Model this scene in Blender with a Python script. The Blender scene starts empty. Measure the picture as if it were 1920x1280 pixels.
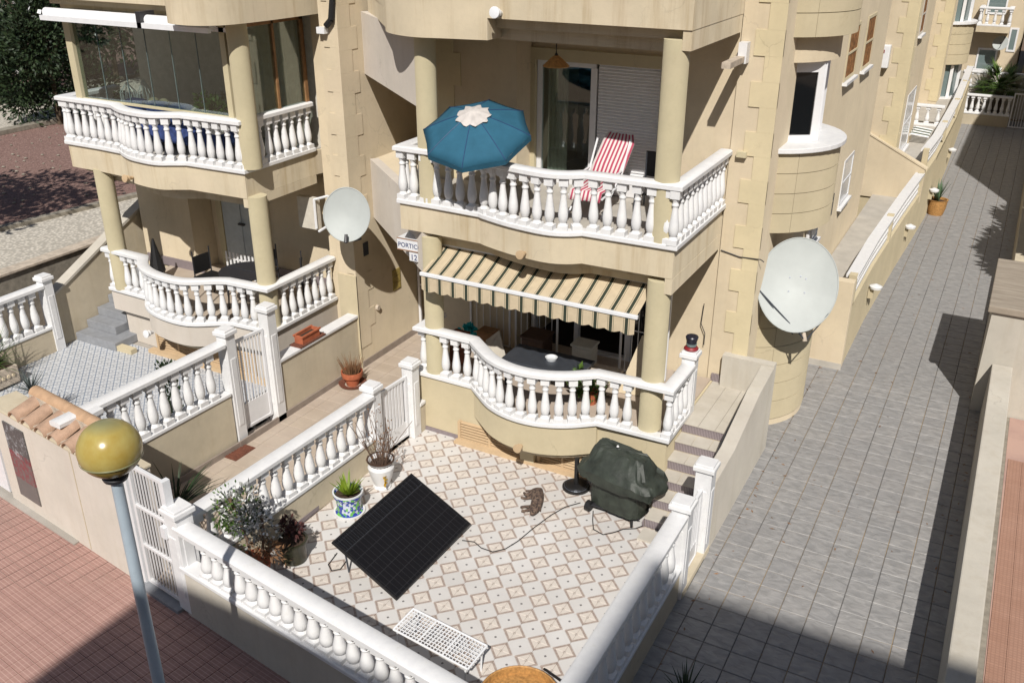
import bpy, bmesh, math, random
from mathutils import Vector, Matrix, Quaternion
random.seed(7)
S = bpy.context.scene
COL = S.collection
PI = math.pi

# ------------------------------------------------------------------ camera, sky, sun, exposure
cam = bpy.data.cameras.new("camera"); co = bpy.data.objects.new("camera", cam); COL.objects.link(co)
cam.sensor_width = 36; cam.lens = 32.89; cam.clip_start = 0.1; cam.clip_end = 2000
Rm = Matrix(((0.88049282, 0.20177072, -0.42897666), (0.47405752, -0.3721488, 0.79798166), (0.00136619, -0.90597673, -0.42332528)))
right = Rm @ Vector((1, 0, 0)); up = Rm @ Vector((0, -1, 0)); back = Rm @ Vector((0, 0, -1))
co.matrix_world = Matrix(((right.x, up.x, back.x, 0), (right.y, up.y, back.y, 0), (right.z, up.z, back.z, 8.0), (0, 0, 0, 1)))
S.camera = co
SUN = Vector((0.435, -1.0, 1.08)).normalized()
w = bpy.data.worlds.new("World"); S.world = w; w.use_nodes = True
wn = w.node_tree.nodes; wl = w.node_tree.links
sky = wn.new("ShaderNodeTexSky"); sky.sky_type = 'NISHITA'; sky.sun_disc = False
sky.sun_elevation = math.asin(SUN.z); sky.sun_rotation = math.atan2(SUN.x, SUN.y)
bgn = [n for n in wn if n.type == 'BACKGROUND'][0]; bgn.inputs[1].default_value = 0.055
wl.new(sky.outputs[0], bgn.inputs[0])
sl = bpy.data.lights.new("sun", 'SUN'); sl.energy = 4.6; sl.angle = math.radians(0.53); sl.color = (1.0, 0.955, 0.89)
so = bpy.data.objects.new("sun", sl); so.rotation_mode = 'QUATERNION'; so.rotation_quaternion = SUN.to_track_quat('Z', 'Y'); COL.objects.link(so)
so.location = (20, -40, 45)
S.view_settings.view_transform = 'Standard'; S.view_settings.look = 'None'; S.view_settings.exposure = 0.0; S.view_settings.gamma = 1

# ------------------------------------------------------------------ materials
def srgb(r, g, b):
    f = lambda c: (c / 255 / 12.92) if c / 255 <= 0.04045 else ((c / 255 + 0.055) / 1.055) ** 2.4
    return (f(r), f(g), f(b), 1)
MATS = {}
class NT:
    def __init__(s, m): s.t = m.node_tree; s.b = [n for n in s.t.nodes if n.type == 'BSDF_PRINCIPLED'][0]
    def n(s, k, **kw):
        x = s.t.nodes.new(k)
        for a, v in kw.items(): setattr(x, a, v)
        return x
    def l(s, a, b): s.t.links.new(a, b)
    def math(s, op, a, b=None, c=None):
        x = s.n('ShaderNodeMath', operation=op)
        for i, v in enumerate((a, b, c)):
            if v is None: continue
            if isinstance(v, (int, float)): x.inputs[i].default_value = v
            else: s.l(v, x.inputs[i])
        return x.outputs[0]
    def mix(s, f, a, b):
        x = s.n('ShaderNodeMix', data_type='RGBA')
        for i, v in ((0, f), (6, a), (7, b)):
            if isinstance(v, (int, float, tuple)): x.inputs[i].default_value = v
            else: s.l(v, x.inputs[i])
        return x.outputs[2]
    def noise(s, vec, scale, detail=4, rough=0.6, dist=0):
        x = s.n('ShaderNodeTexNoise'); x.inputs['Scale'].default_value = scale; x.inputs['Detail'].default_value = detail
        x.inputs['Roughness'].default_value = rough; x.inputs['Distortion'].default_value = dist
        if vec is not None: s.l(vec, x.inputs['Vector'])
        return x.outputs[0]
    def ramp(s, f, lo, hi):
        x = s.n('ShaderNodeMapRange'); x.inputs[1].default_value = lo; x.inputs[2].default_value = hi; s.l(f, x.inputs[0]); return x.outputs[0]
    def pos(s): return s.n('ShaderNodeNewGeometry').outputs['Position']
    def obj(s): return s.n('ShaderNodeTexCoord').outputs['Object']
    def bump(s, h, strength, dist=0.01):
        x = s.n('ShaderNodeBump'); x.inputs['Strength'].default_value = strength; x.inputs['Distance'].default_value = dist
        s.l(h, x.inputs['Height']); s.l(x.outputs[0], s.b.inputs['Normal'])
def newmat(name, col=(.5, .5, .5, 1), rough=.6, metal=0, spec=.5):
    m = bpy.data.materials.new(name); m.use_nodes = True; t = NT(m)
    t.b.inputs['Base Color'].default_value = col; t.b.inputs['Roughness'].default_value = rough; t.b.inputs['Metallic'].default_value = metal
    t.b.inputs['Specular IOR Level'].default_value = spec
    MATS[name] = m; return m, t
def sc(c, k): return (c[0] * k, c[1] * k, c[2] * k, 1)
def stucco(name, col, var=.10, bump=.5, streak=.12, bscale=55, rough=.9, dirt=.35):
    m, t = newmat(name, col, rough, spec=.2); t.b.inputs['Diffuse Roughness'].default_value = .35; p = t.pos()
    a = t.noise(p, 1.1, 6, .65); b = t.noise(p, 14, 3)
    mp = t.n('ShaderNodeMapping'); mp.inputs['Scale'].default_value = (5, 5, .35); t.l(p, mp.inputs[0]); st = t.noise(mp.outputs[0], 1.0, 5, .7)
    c1 = t.mix(t.ramp(a, .3, .7), sc(col, 1 - var), sc(col, 1 + var * .6))
    c2 = t.mix(t.math('MULTIPLY', t.ramp(st, .5, .8), streak), c1, sc((col[0] * .8, col[1] * .68, col[2] * .5, 1), .8))
    c3 = t.mix(t.math('MULTIPLY', t.ramp(b, .45, .75), .12), c2, sc(col, .7))
    pt_ = t.ramp(t.noise(p, .55, 3, .5, .6), .585, .60); c3 = t.mix(t.math('MULTIPLY', pt_, .14), c3, (col[0] * 1.06, col[1] * 1.02, col[2] * 1.08, 1))
    gr = t.ramp(t.noise(p, 2.3, 8, .75), .60, .80); c3 = t.mix(t.math('MULTIPLY', gr, dirt), c3, (col[0] * .55, col[1] * .48, col[2] * .38, 1))
    vo = t.n('ShaderNodeTexVoronoi', feature='DISTANCE_TO_EDGE'); vo.inputs['Scale'].default_value = .55; wp = t.n('ShaderNodeVectorMath', operation='ADD'); nc = t.n('ShaderNodeTexNoise'); nc.inputs['Scale'].default_value = 1.7; nc.inputs['Detail'].default_value = 6; t.l(p, nc.inputs['Vector'])
    t.l(p, wp.inputs[0]); t.l(nc.outputs['Color'], wp.inputs[1]); t.l(wp.outputs[0], vo.inputs['Vector']); ck = t.math('MULTIPLY', t.math('LESS_THAN', vo.outputs['Distance'], .004), t.ramp(t.noise(p, .8, 2), .52, .6))
    c3 = t.mix(t.math('MULTIPLY', ck, .22), c3, sc(col, .4)); t.l(c3, t.b.inputs['Base Color'])
    t.bump(t.noise(p, bscale, 5, .65), bump, .012); return m
def plain(name, col, rough=.5, metal=0, var=.15, scale=8, bump=0, bscale=40, spec=.5):
    m, t = newmat(name, col, rough, metal, spec); p = t.obj(); a = t.noise(p, scale, 4)
    t.l(t.mix(t.ramp(a, .3, .7), sc(col, 1 - var), sc(col, 1 + var * .5)), t.b.inputs['Base Color'])
    if bump: t.bump(t.noise(p, bscale, 4), bump, .01)
    return m
Y_WALL = (.60, .475, .275, 1)
stucco('stucco_cream', (.63, .54, .395, 1), bump=.22, streak=.2); stucco('stucco_yellow', (.53, .46, .315, 1), streak=.08, bump=.18)
stucco('stucco_garden', (.53, .465, .35, 1), var=.16, streak=.3, bump=.25, dirt=.5); stucco('stucco_white', (.52, .485, .42, 1), var=.12, bump=.25, streak=.3, dirt=.5)
stucco('stucco_pale', (.56, .51, .45, 1), var=.1, bump=.2, streak=.2)
stucco('fascia', (.61, .53, .39, 1), var=.12, streak=.8, bump=.22, dirt=.5)
stucco('column_yellow', (.54, .48, .325, 1), bump=.12, streak=.06)
stucco('quoin_stone', (.64, .555, .37, 1), streak=.08, bump=.18); stucco('terracotta_grille', (.54, .40, .25, 1), var=.2)
def paintwhite():
    m, t = newmat('white_paint', (.78, .78, .79, 1), .55, spec=.35); p = t.pos()
    a = t.noise(p, 9, 5); b = t.noise(p, 70, 4); g = t.ramp(t.noise(p, 4.5, 8, .8), .55, .75); oi = t.n('ShaderNodeObjectInfo').outputs['Random']
    c = t.mix(t.ramp(a, .3, .7), (.72, .72, .73, 1), (.82, .82, .82, 1)); c = t.mix(t.math('MULTIPLY', g, .42), c, (.40, .37, .31, 1)); c = t.mix(t.math('MULTIPLY', t.ramp(t.noise(p, 26, 5, .8), .62, .78), .35), c, (.45, .43, .38, 1)); c = t.mix(t.math('MULTIPLY', oi, .14), c, (.60, .59, .56, 1))
    t.l(c, t.b.inputs['Base Color']); t.bump(b, .15, .006); return m
paintwhite()
plain('white_metal', (.78, .79, .81, 1), .35, var=.06); plain('pvc_white', (.75, .75, .76, 1), .4, var=.05)
plain('grey_metal', (.30, .33, .37, 1), .45, .3); plain('dark_metal', (.04, .04, .045, 1), .45, .2)
plain('black_plastic', (.012, .012, .013, 1), .5); plain('rust', (.17, .06, .035, 1), .85, var=.4, scale=30, bump=.3)
plain('terracotta', (.45, .13, .06, 1), .75, var=.25, bump=.15); plain('soil', (.06, .035, .022, 1), .95, var=.5, scale=40, bump=.6)
plain('clay_tile', (.47, .31, .215, 1), .85, var=.3, scale=5, bump=.4, bscale=60)
plain('clay_ridge', (.54, .35, .215, 1), .85, var=.22, scale=6, bump=.4, bscale=60)
plain('mortar', (.55, .47, .38, 1), .95, var=.3, bump=.5)
plain('blue_canvas', (.030, .120, .19, 1), .8, var=.14, scale=5, bump=.12, bscale=200, spec=.2)
plain('white_canvas', (.58, .54, .51, 1), .9, var=.2, bump=.4, bscale=25)
plain('cover_green', (.036, .044, .034, 1), .55, var=.45, scale=6, bump=.9, bscale=14)
plain('ac_grey', (.42, .46, .48, 1), .5, var=.1); plain('red_paint', (.25, .02, .025, 1), .5)
plain('orange_glass', (.42, .19, .07, 1), .6, var=.8, scale=14); plain('amber', (.6, .38, .03, 1), .5)
plain('black_lantern', (.02, .02, .035, 1), .35); plain('teal_cloth', (.02, .42, .45, 1), .6); plain('wicker', (.48, .25, .08, 1), .6, var=.4, scale=30, bump=.5)
plain('skin_pink', (.6, .2, .3, 1), .6); plain('gunmetal', (.09, .1, .12, 1), .4, .5)
plain('wood_dark', (.07, .035, .02, 1), .6, var=.4); plain('wood_mid', (.30, .16, .07, 1), .6, var=.35)
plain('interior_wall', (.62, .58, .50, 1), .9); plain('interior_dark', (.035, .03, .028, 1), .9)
plain('curtain', (.55, .53, .46, 1), .9); plain('cushion_blue', (.04, .07, .22, 1), .9, var=.5, scale=12); plain('cushion_cream', (.6, .5, .36, 1), .9)
plain('concrete', (.48, .45, .40, 1), .95, var=.14, scale=3, bump=.3); plain('kerb_concrete', (.30, .27, .22, 1), .95, var=.3, bump=.4)
plain('stem_green', (.05, .09, .03, 1), .8); plain('bark', (.10, .075, .05, 1), .95, var=.4, bump=.5); plain('dead_stem', (.16, .10, .07, 1), .95)
plain('skirting', (.30, .25, .215, 1), .6, var=.2, scale=6)
plain('threshold', (.28, .29, .31, 1), .6)
def skirt_deco():
    m, t = newmat('skirting_patterned', (.3, .25, .25, 1), .4); p = t.pos()
    sx = t.n('ShaderNodeSeparateXYZ'); t.l(p, sx.inputs[0]); s = t.math('ADD', sx.outputs[0], sx.outputs[1])
    wv = t.math('FRACT', t.math('MULTIPLY', s, 42)); z = t.math('FRACT', t.math('MULTIPLY', sx.outputs[2], 40))
    k = t.math('GREATER_THAN', t.math('ADD', wv, t.math('MULTIPLY', z, .35)), .55)
    t.l(t.mix(k, (.34, .30, .30, 1), (.17, .135, .15, 1)), t.b.inputs['Base Color']); return m
skirt_deco()
def patio_tile():
    m, t = newmat('patio_tile', (.62, .6, .58, 1), .3, spec=.4); p = t.obj(); s = t.n('ShaderNodeSeparateXYZ'); t.l(p, s.inputs[0])
    h = .1675; ax = t.math('ABSOLUTE', s.outputs[0]); ay = t.math('ABSOLUTE', s.outputs[1])
    a = t.math('ADD', t.math('ABSOLUTE', t.math('SUBTRACT', ax, h)), t.math('ABSOLUTE', t.math('SUBTRACT', ay, h)))
    ring = t.math('MULTIPLY', t.math('GREATER_THAN', a, .116), t.math('LESS_THAN', a, .156))
    line = t.math('LESS_THAN', t.math('ABSOLUTE', t.math('SUBTRACT', a, .164)), .004)
    line2 = t.math('LESS_THAN', t.math('ABSOLUTE', t.math('SUBTRACT', a, .205)), .0025)
    mx = t.math('MAXIMUM', t.math('ADD', ax, ay), 0); dot = t.math('LESS_THAN', mx, .019)
    dotc = t.math('MULTIPLY', t.math('LESS_THAN', a, .024), t.math('GREATER_THAN', a, .008))
    gp = t.pos(); n1 = t.noise(gp, 30, 4); n2 = t.noise(gp, .9, 4)
    oi = t.n('ShaderNodeObjectInfo').outputs['Random']
    base = t.mix(t.ramp(n2, .3, .7), (.60, .58, .56, 1), (.70, .685, .67, 1)); base = t.mix(t.math('MULTIPLY', oi, .12), base, (.5, .47, .43, 1))
    fr = t.mix(t.math('LESS_THAN', a, .12), base, (.66, .60, .54, 1))
    c = t.mix(t.math('MULTIPLY', line, .6), fr, (.50, .46, .43, 1)); c = t.mix(t.math('MULTIPLY', line2, .12), c, (.5, .45, .42, 1))
    c = t.mix(ring, c, t.mix(t.ramp(n1, .4, .6), (.33, .26, .225, 1), (.43, .355, .31, 1)))
    c = t.mix(dot, c, (.16, .15, .15, 1)); c = t.mix(t.math('MULTIPLY', dotc, .6), c, (.3, .25, .22, 1))
    t.l(c, t.b.inputs['Base Color']); return m
patio_tile()
def blue_tile():
    m, t = newmat('patterned_blue_tile', (.5, .5, .5, 1), .35); p = t.pos(); s = t.n('ShaderNodeSeparateXYZ'); t.l(p, s.inputs[0]); k = 1 / .165
    fx = t.math('ABSOLUTE', t.math('SUBTRACT', t.math('FRACT', t.math('MULTIPLY', s.outputs[0], k)), .5))
    fy = t.math('ABSOLUTE', t.math('SUBTRACT', t.math('FRACT', t.math('MULTIPLY', s.outputs[1], k)), .5))
    a = t.math('ADD', fx, fy); r1 = t.math('LESS_THAN', t.math('ABSOLUTE', t.math('SUBTRACT', a, .5)), .075)
    r2 = t.math('LESS_THAN', a, .13); r3 = t.math('LESS_THAN', t.math('ABSOLUTE', t.math('SUBTRACT', fx, fy)), .05)
    c = t.mix(r1, (.60, .61, .62, 1), (.22, .26, .33, 1)); c = t.mix(t.math('MULTIPLY', r3, .5), c, (.36, .38, .42, 1)); c = t.mix(r2, c, (.24, .26, .31, 1))
    t.l(c, t.b.inputs['Base Color']); return m
blue_tile()
def walk_tile():
    m, t = newmat('beige_tile', (.5, .42, .34, 1), .55); p = t.pos(); oi = t.n('ShaderNodeObjectInfo').outputs['Random']
    c = t.mix(t.ramp(t.noise(p, 2.5, 5), .3, .7), (.43, .355, .28, 1), (.52, .44, .355, 1)); c = t.mix(t.math('MULTIPLY', oi, .25), c, (.5, .42, .38, 1))
    t.l(c, t.b.inputs['Base Color']); t.bump(t.noise(p, 60, 3), .15, .004); return m
walk_tile()
def step_tile():
    m, t = newmat('step_tile', (.56, .52, .45, 1), .5); p = t.pos()
    t.l(t.mix(t.ramp(t.noise(p, 3, 5), .3, .7), (.50, .46, .39, 1), (.60, .56, .49, 1)), t.b.inputs['Base Color']); return m
step_tile()
def stone_tile():
    m, t = newmat('grey_stone_tile', (.3, .3, .3, 1), .5, spec=.4); p = t.pos(); oi = t.n('ShaderNodeObjectInfo').outputs['Random']
    of = t.n('ShaderNodeVectorMath', operation='ADD'); sc_ = t.n('ShaderNodeCombineXYZ'); t.l(t.math('MULTIPLY', oi, 37), sc_.inputs[0]); t.l(t.math('MULTIPLY', oi, 91), sc_.inputs[1]); t.l(p, of.inputs[0]); t.l(sc_.outputs[0], of.inputs[1])
    mp = t.n('ShaderNodeMapping'); mp.inputs['Scale'].default_value = (1, 1.6, 1); mp.inputs['Rotation'].default_value = (0, 0, .35); t.l(of.outputs[0], mp.inputs[0])
    a = t.noise(mp.outputs[0], 6.5, 2, .45, .6); b = t.noise(p, .5, 5)
    c = t.mix(t.ramp(a, .34, .70), (.275, .27, .265, 1), (.375, .365, .355, 1)); c = t.mix(t.math('MULTIPLY', t.ramp(b, .45, .8), .35), c, (.30, .275, .26, 1))
    c = t.mix(t.math('MULTIPLY', oi, .22), c, (.21, .215, .23, 1)); c = t.mix(t.math('MULTIPLY', t.ramp(t.noise(p, 1.1, 7, .75), .60, .78), .35), c, (.30, .24, .185, 1)); c = t.mix(t.math('MULTIPLY', t.ramp(t.noise(p, 2.7, 5, .6), .66, .74), .35), c, (.12, .12, .12, 1))
    t.l(c, t.b.inputs['Base Color']); t.bump(a, .55, .03); return m
stone_tile()
def grout(name, c1, c2):
    m, t = newmat(name, c1, .95, spec=.1); p = t.pos(); t.l(t.mix(t.ramp(t.noise(p, .8, 5), .42, .58), c1, c2), t.b.inputs['Base Color']); return m
grout('grout_dark', (.15, .145, .14, 1), (.33, .25, .16, 1)); grout('grout_light', (.45, .42, .38, 1), (.38, .35, .31, 1)); grout('grout_brown', (.27, .22, .17, 1), (.33, .27, .21, 1))
def pink():
    m, t = newmat('pink_paver', (.4, .2, .16, 1), .85); p = t.pos(); oi = t.n('ShaderNodeObjectInfo').outputs['Random']
    mp = t.n('ShaderNodeMapping'); mp.inputs['Rotation'].default_value = (0, 0, .145); t.l(p, mp.inputs[0]); s = t.n('ShaderNodeSeparateXYZ'); t.l(mp.outputs[0], s.inputs[0])
    fx = t.math('PINGPONG', t.math('MULTIPLY', s.outputs[0], 10), .5); fy = t.math('PINGPONG', t.math('MULTIPLY', s.outputs[1], 20), .5)
    g = t.math('MAXIMUM', t.math('LESS_THAN', fy, .10), t.math('MULTIPLY', t.math('LESS_THAN', fx, .04), .5))
    c = t.mix(t.ramp(t.noise(p, 1.5, 5), .3, .7), (.34, .195, .165, 1), (.43, .255, .215, 1)); c = t.mix(t.math('MULTIPLY', oi, .2), c, (.33, .18, .16, 1))
    c = t.mix(t.math('MULTIPLY', g, .6), c, (.60, .42, .35, 1)); c = t.mix(t.math('MULTIPLY', t.ramp(t.noise(p, .7, 6), .55, .75), .3), c, (.26, .19, .16, 1))
    t.l(c, t.b.inputs['Base Color']); t.bump(g, -.4, .004); return m
pink()
def orange():
    m, t = newmat('orange_paver', (.4, .2, .16, 1), .85); p = t.pos(); v = t.n('ShaderNodeTexVoronoi', feature='F1', distance='CHEBYCHEV'); v.inputs['Scale'].default_value = 22; v.inputs['Randomness'].default_value = 0; t.l(p, v.inputs['Vector'])
    c = t.mix(t.ramp(t.noise(p, 1.5, 5), .3, .7), (.36, .20, .14, 1), (.44, .26, .19, 1)); c = t.mix(t.math('MULTIPLY', t.math('GREATER_THAN', v.outputs['Distance'], .36), .4), c, (.24, .13, .09, 1))
    t.l(c, t.b.inputs['Base Color']); t.bump(v.outputs['Distance'], -.4, .006); return m
orange()
grout('pink_joint', (.50, .34, .28, 1), (.42, .28, .24, 1))
def gravel(name, c1, c2, sc_=45):
    m, t = newmat(name, c1, .95, spec=.15); p = t.pos(); v = t.n('ShaderNodeTexVoronoi'); v.inputs['Scale'].default_value = sc_; t.l(p, v.inputs['Vector'])
    c = t.mix(t.ramp(t.noise(p, 12, 5, .8), .35, .65), c1, c2); c = t.mix(t.math('MULTIPLY', t.ramp(v.outputs['Distance'], .2, .6), .55), c, sc(c1, .35))
    c = t.mix(t.math('MULTIPLY', t.ramp(t.noise(p, .5, 5), .5, .75), .3), c, sc(c1, .6)); t.l(c, t.b.inputs['Base Color']); t.bump(v.outputs['Distance'], -.8, .03); return m
gravel('white_gravel', (.60, .55, .47, 1), (.78, .73, .64, 1), 14); gravel('red_gravel', (.28, .17, .145, 1), (.40, .27, .235, 1), 20)
gravel('earth', (.25, .17, .12, 1), (.3, .22, .16, 1))
def leafmat(name, c1, c2):
    m, t = newmat(name, c1, .55, spec=.35); r = t.n('ShaderNodeNewGeometry').outputs['Random Per Island']
    t.l(t.mix(r, c1, c2), t.b.inputs['Base Color']); return m
leafmat('leaf_dark', (.012, .026, .012, 1), (.04, .065, .025, 1)); leafmat('leaf_mid', (.04, .085, .018, 1), (.10, .17, .03, 1))
leafmat('leaf_bright', (.10, .17, .01, 1), (.20, .27, .02, 1)); leafmat('leaf_grey', (.03, .04, .025, 1), (.40, .40, .38, 1)); leafmat('leaf_aloe', (.06, .12, .06, 1), (.13, .2, .11, 1))
leafmat('leaf_purple', (.03, .012, .015, 1), (.13, .05, .045, 1)); plain('olive_glaze', (.035, .035, .018, 1), .3, var=.3); leafmat('leaf_dry', (.30, .16, .08, 1), (.16, .09, .05, 1)); leafmat('leaf_spike', (.07, .09, .09, 1), (.12, .14, .13, 1))
leafmat('petal_white', (.7, .7, .7, 1), (.8, .8, .8, 1))
def glassmat(name, col, rough=.04, spec=.8):
    m, t = newmat(name, col, rough, spec=spec); return m
glassmat('dark_glass', (.008, .009, .01, 1)); glassmat('tint_glass', (.16, .21, .21, 1), .06); glassmat('table_glass', (.30, .34, .33, 1), .12)
def clearglass():
    m, t = newmat('clear_glass', (.9, .97, .95, 1), .02); t.b.inputs['Transmission Weight'].default_value = 0
    tr = t.n('ShaderNodeBsdfTransparent'); tr.inputs[0].default_value = (.74, .80, .78, 1); gl = t.n('ShaderNodeBsdfGlossy'); gl.inputs['Roughness'].default_value = .03; gl.inputs[0].default_value = (.9, .95, .95, 1)
    fr = t.n('ShaderNodeLayerWeight'); fr.inputs[0].default_value = .5; fac = t.math('ADD', t.math('MULTIPLY', t.math('POWER', fr.outputs[1], 4), .7), .13); mx = t.n('ShaderNodeMixShader'); t.l(fac, mx.inputs[0]); t.l(tr.outputs[0], mx.inputs[1]); t.l(gl.outputs[0], mx.inputs[2])
    out = [n for n in t.t.nodes if n.type == 'OUTPUT_MATERIAL'][0]; t.l(mx.outputs[0], out.inputs[0]); return m
clearglass()
def globe():
    m, t = newmat('amber_globe', (.62, .50, .12, 1), .22, spec=.6); p = t.obj(); s = t.n('ShaderNodeSeparateXYZ'); t.l(p, s.inputs[0])
    c = t.mix(t.ramp(t.noise(p, 5, 4), .35, .7), (.45, .37, .12, 1), (.38, .27, .06, 1)); c = t.mix(t.ramp(s.outputs[2], .20, .262), c, (.24, .24, .13, 1))
    c = t.mix(t.math('GREATER_THAN', t.math('MULTIPLY', s.outputs[2], -1), .075), c, (.30, .21, .045, 1)); t.l(c, t.b.inputs['Base Color'])
    t.b.inputs['Subsurface Weight'].default_value = 0; return m
globe()
def solar():
    m, t = newmat('solar_cell', (.006, .006, .007, 1), .6, spec=.18); p = t.obj(); s = t.n('ShaderNodeSeparateXYZ'); t.l(p, s.inputs[0])
    fx = t.math('PINGPONG', t.math('MULTIPLY', s.outputs[0], 1 / .166), .5); fy = t.math('PINGPONG', t.math('MULTIPLY', s.outputs[1], 1 / .083), .5)
    g = t.math('MAXIMUM', t.math('LESS_THAN', fx, .018), t.math('LESS_THAN', fy, .03))
    t.l(t.mix(t.math('MULTIPLY', g, .5), (.006, .006, .008, 1), (.05, .05, .055, 1)), t.b.inputs['Base Color']); return m
solar()
def stripes(name, axis, period, offs):
    m, t = newmat(name, (.6, .5, .3, 1), .9, spec=.1); p = t.obj(); s = t.n('ShaderNodeSeparateXYZ'); t.l(p, s.inputs[0])
    f = t.math('FRACT', t.math('ADD', t.math('MULTIPLY', s.outputs[axis], 1 / period), offs))
    g = t.math('MULTIPLY', t.math('GREATER_THAN', f, .40), t.math('LESS_THAN', f, .60))
    l1 = t.math('LESS_THAN', t.math('ABSOLUTE', t.math('SUBTRACT', f, .68)), .014); l2 = t.math('LESS_THAN', t.math('ABSOLUTE', t.math('SUBTRACT', f, .32)), .014)
    n = t.noise(p, 9, 4)
    c = t.mix(t.ramp(n, .3, .7), (.52, .43, .30, 1), (.60, .50, .35, 1)); c = t.mix(g, c, (.045, .055, .04, 1)); c = t.mix(t.math('MAXIMUM', l1, l2), c, (.12, .12, .08, 1))
    t.l(c, t.b.inputs['Base Color']); t.bump(t.noise(p, 150, 3), .1, .004); return m
stripes('awning_stripe', 0, .232, .1)
def redstripe():
    m, t = newmat('red_white_stripe', (.7, .6, .6, 1), .85); p = t.n('ShaderNodeUVMap').outputs[0]; s = t.n('ShaderNodeSeparateXYZ'); t.l(p, s.inputs[0])
    g = t.math('GREATER_THAN', t.math('FRACT', t.math('MULTIPLY', s.outputs[0], 8)), .5); t.l(t.mix(g, (.70, .64, .62, 1), (.42, .06, .11, 1)), t.b.inputs['Base Color']); return m
redstripe()
def roofcap():
    m, t = newmat('weathered_slab', (.3, .25, .19, 1), .95); p = t.pos(); mp = t.n('ShaderNodeMapping'); mp.inputs['Scale'].default_value = (.7, 6, 1); t.l(p, mp.inputs[0])
    t.l(t.mix(t.ramp(t.noise(mp.outputs[0], 2, 6, .7), .3, .7), (.24, .20, .155, 1), (.42, .36, .29, 1)), t.b.inputs['Base Color']); t.bump(t.noise(mp.outputs[0], 6, 5), .3, .02); return m
roofcap()
def mosaic(name, c0, c1, c2, k=26):
    m, t = newmat(name, c0, .2, spec=.6); p = t.obj(); v = t.n('ShaderNodeTexVoronoi'); v.inputs['Scale'].default_value = k; t.l(p, v.inputs['Vector']); s = t.n('ShaderNodeSeparateColor'); t.l(v.outputs['Color'], s.inputs[0])
    c = t.mix(t.math('GREATER_THAN', s.outputs[0], .62), c0, c1); c = t.mix(t.math('GREATER_THAN', s.outputs[1], .74), c, c2); t.l(c, t.b.inputs['Base Color']); return m
mosaic('glazed_blue', (.03, .06, .35, 1), (.55, .6, .7, 1), (.15, .45, .08, 1)); mosaic('tabby_fur', (.10, .066, .05, 1), (.045, .03, .025, 1), (.16, .11, .08, 1), 45)
MATS['tabby_fur'].node_tree.nodes['Principled BSDF'].inputs['Roughness'].default_value = .95
def notice():
    m, t = newmat('notice_sheet', (.12, .11, .11, 1), .5); p = t.pos(); s = t.n('ShaderNodeSeparateXYZ'); t.l(p, s.inputs[0]); n = t.noise(p, 9, 7, .8)
    c = t.mix(t.ramp(n, .5, .62), (.10, .095, .095, 1), (.42, .43, .45, 1))
    top = t.math('GREATER_THAN', s.outputs[2], .88); c2 = t.mix(t.ramp(n, .5, .7), (.16, .145, .14, 1), (.20, .17, .16, 1)); c = t.mix(top, c2, c)
    mid = t.math('MULTIPLY', t.math('GREATER_THAN', s.outputs[2], .52), t.math('LESS_THAN', s.outputs[2], .98)); c = t.mix(t.math('MULTIPLY', mid, t.ramp(t.noise(p, 14, 6, .8), .40, .60)), c, (.24, .05, .06, 1))
    t.l(c, t.b.inputs['Base Color']); return m
notice()
plain('sign_white', (.75, .76, .78, 1), .4, var=.05); plain('sign_blue', (.03, .05, .16, 1), .5); plain('sign_brown', (.35, .2, .12, 1), .5); plain('tile_ochre', (.42, .32, .10, 1), .35, var=.3, scale=20)
plain('dish_white', (.44, .47, .46, 1), .55, var=.10, scale=2); plain('glassy_white', (.72, .74, .76, 1), .15, var=.04)

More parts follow.
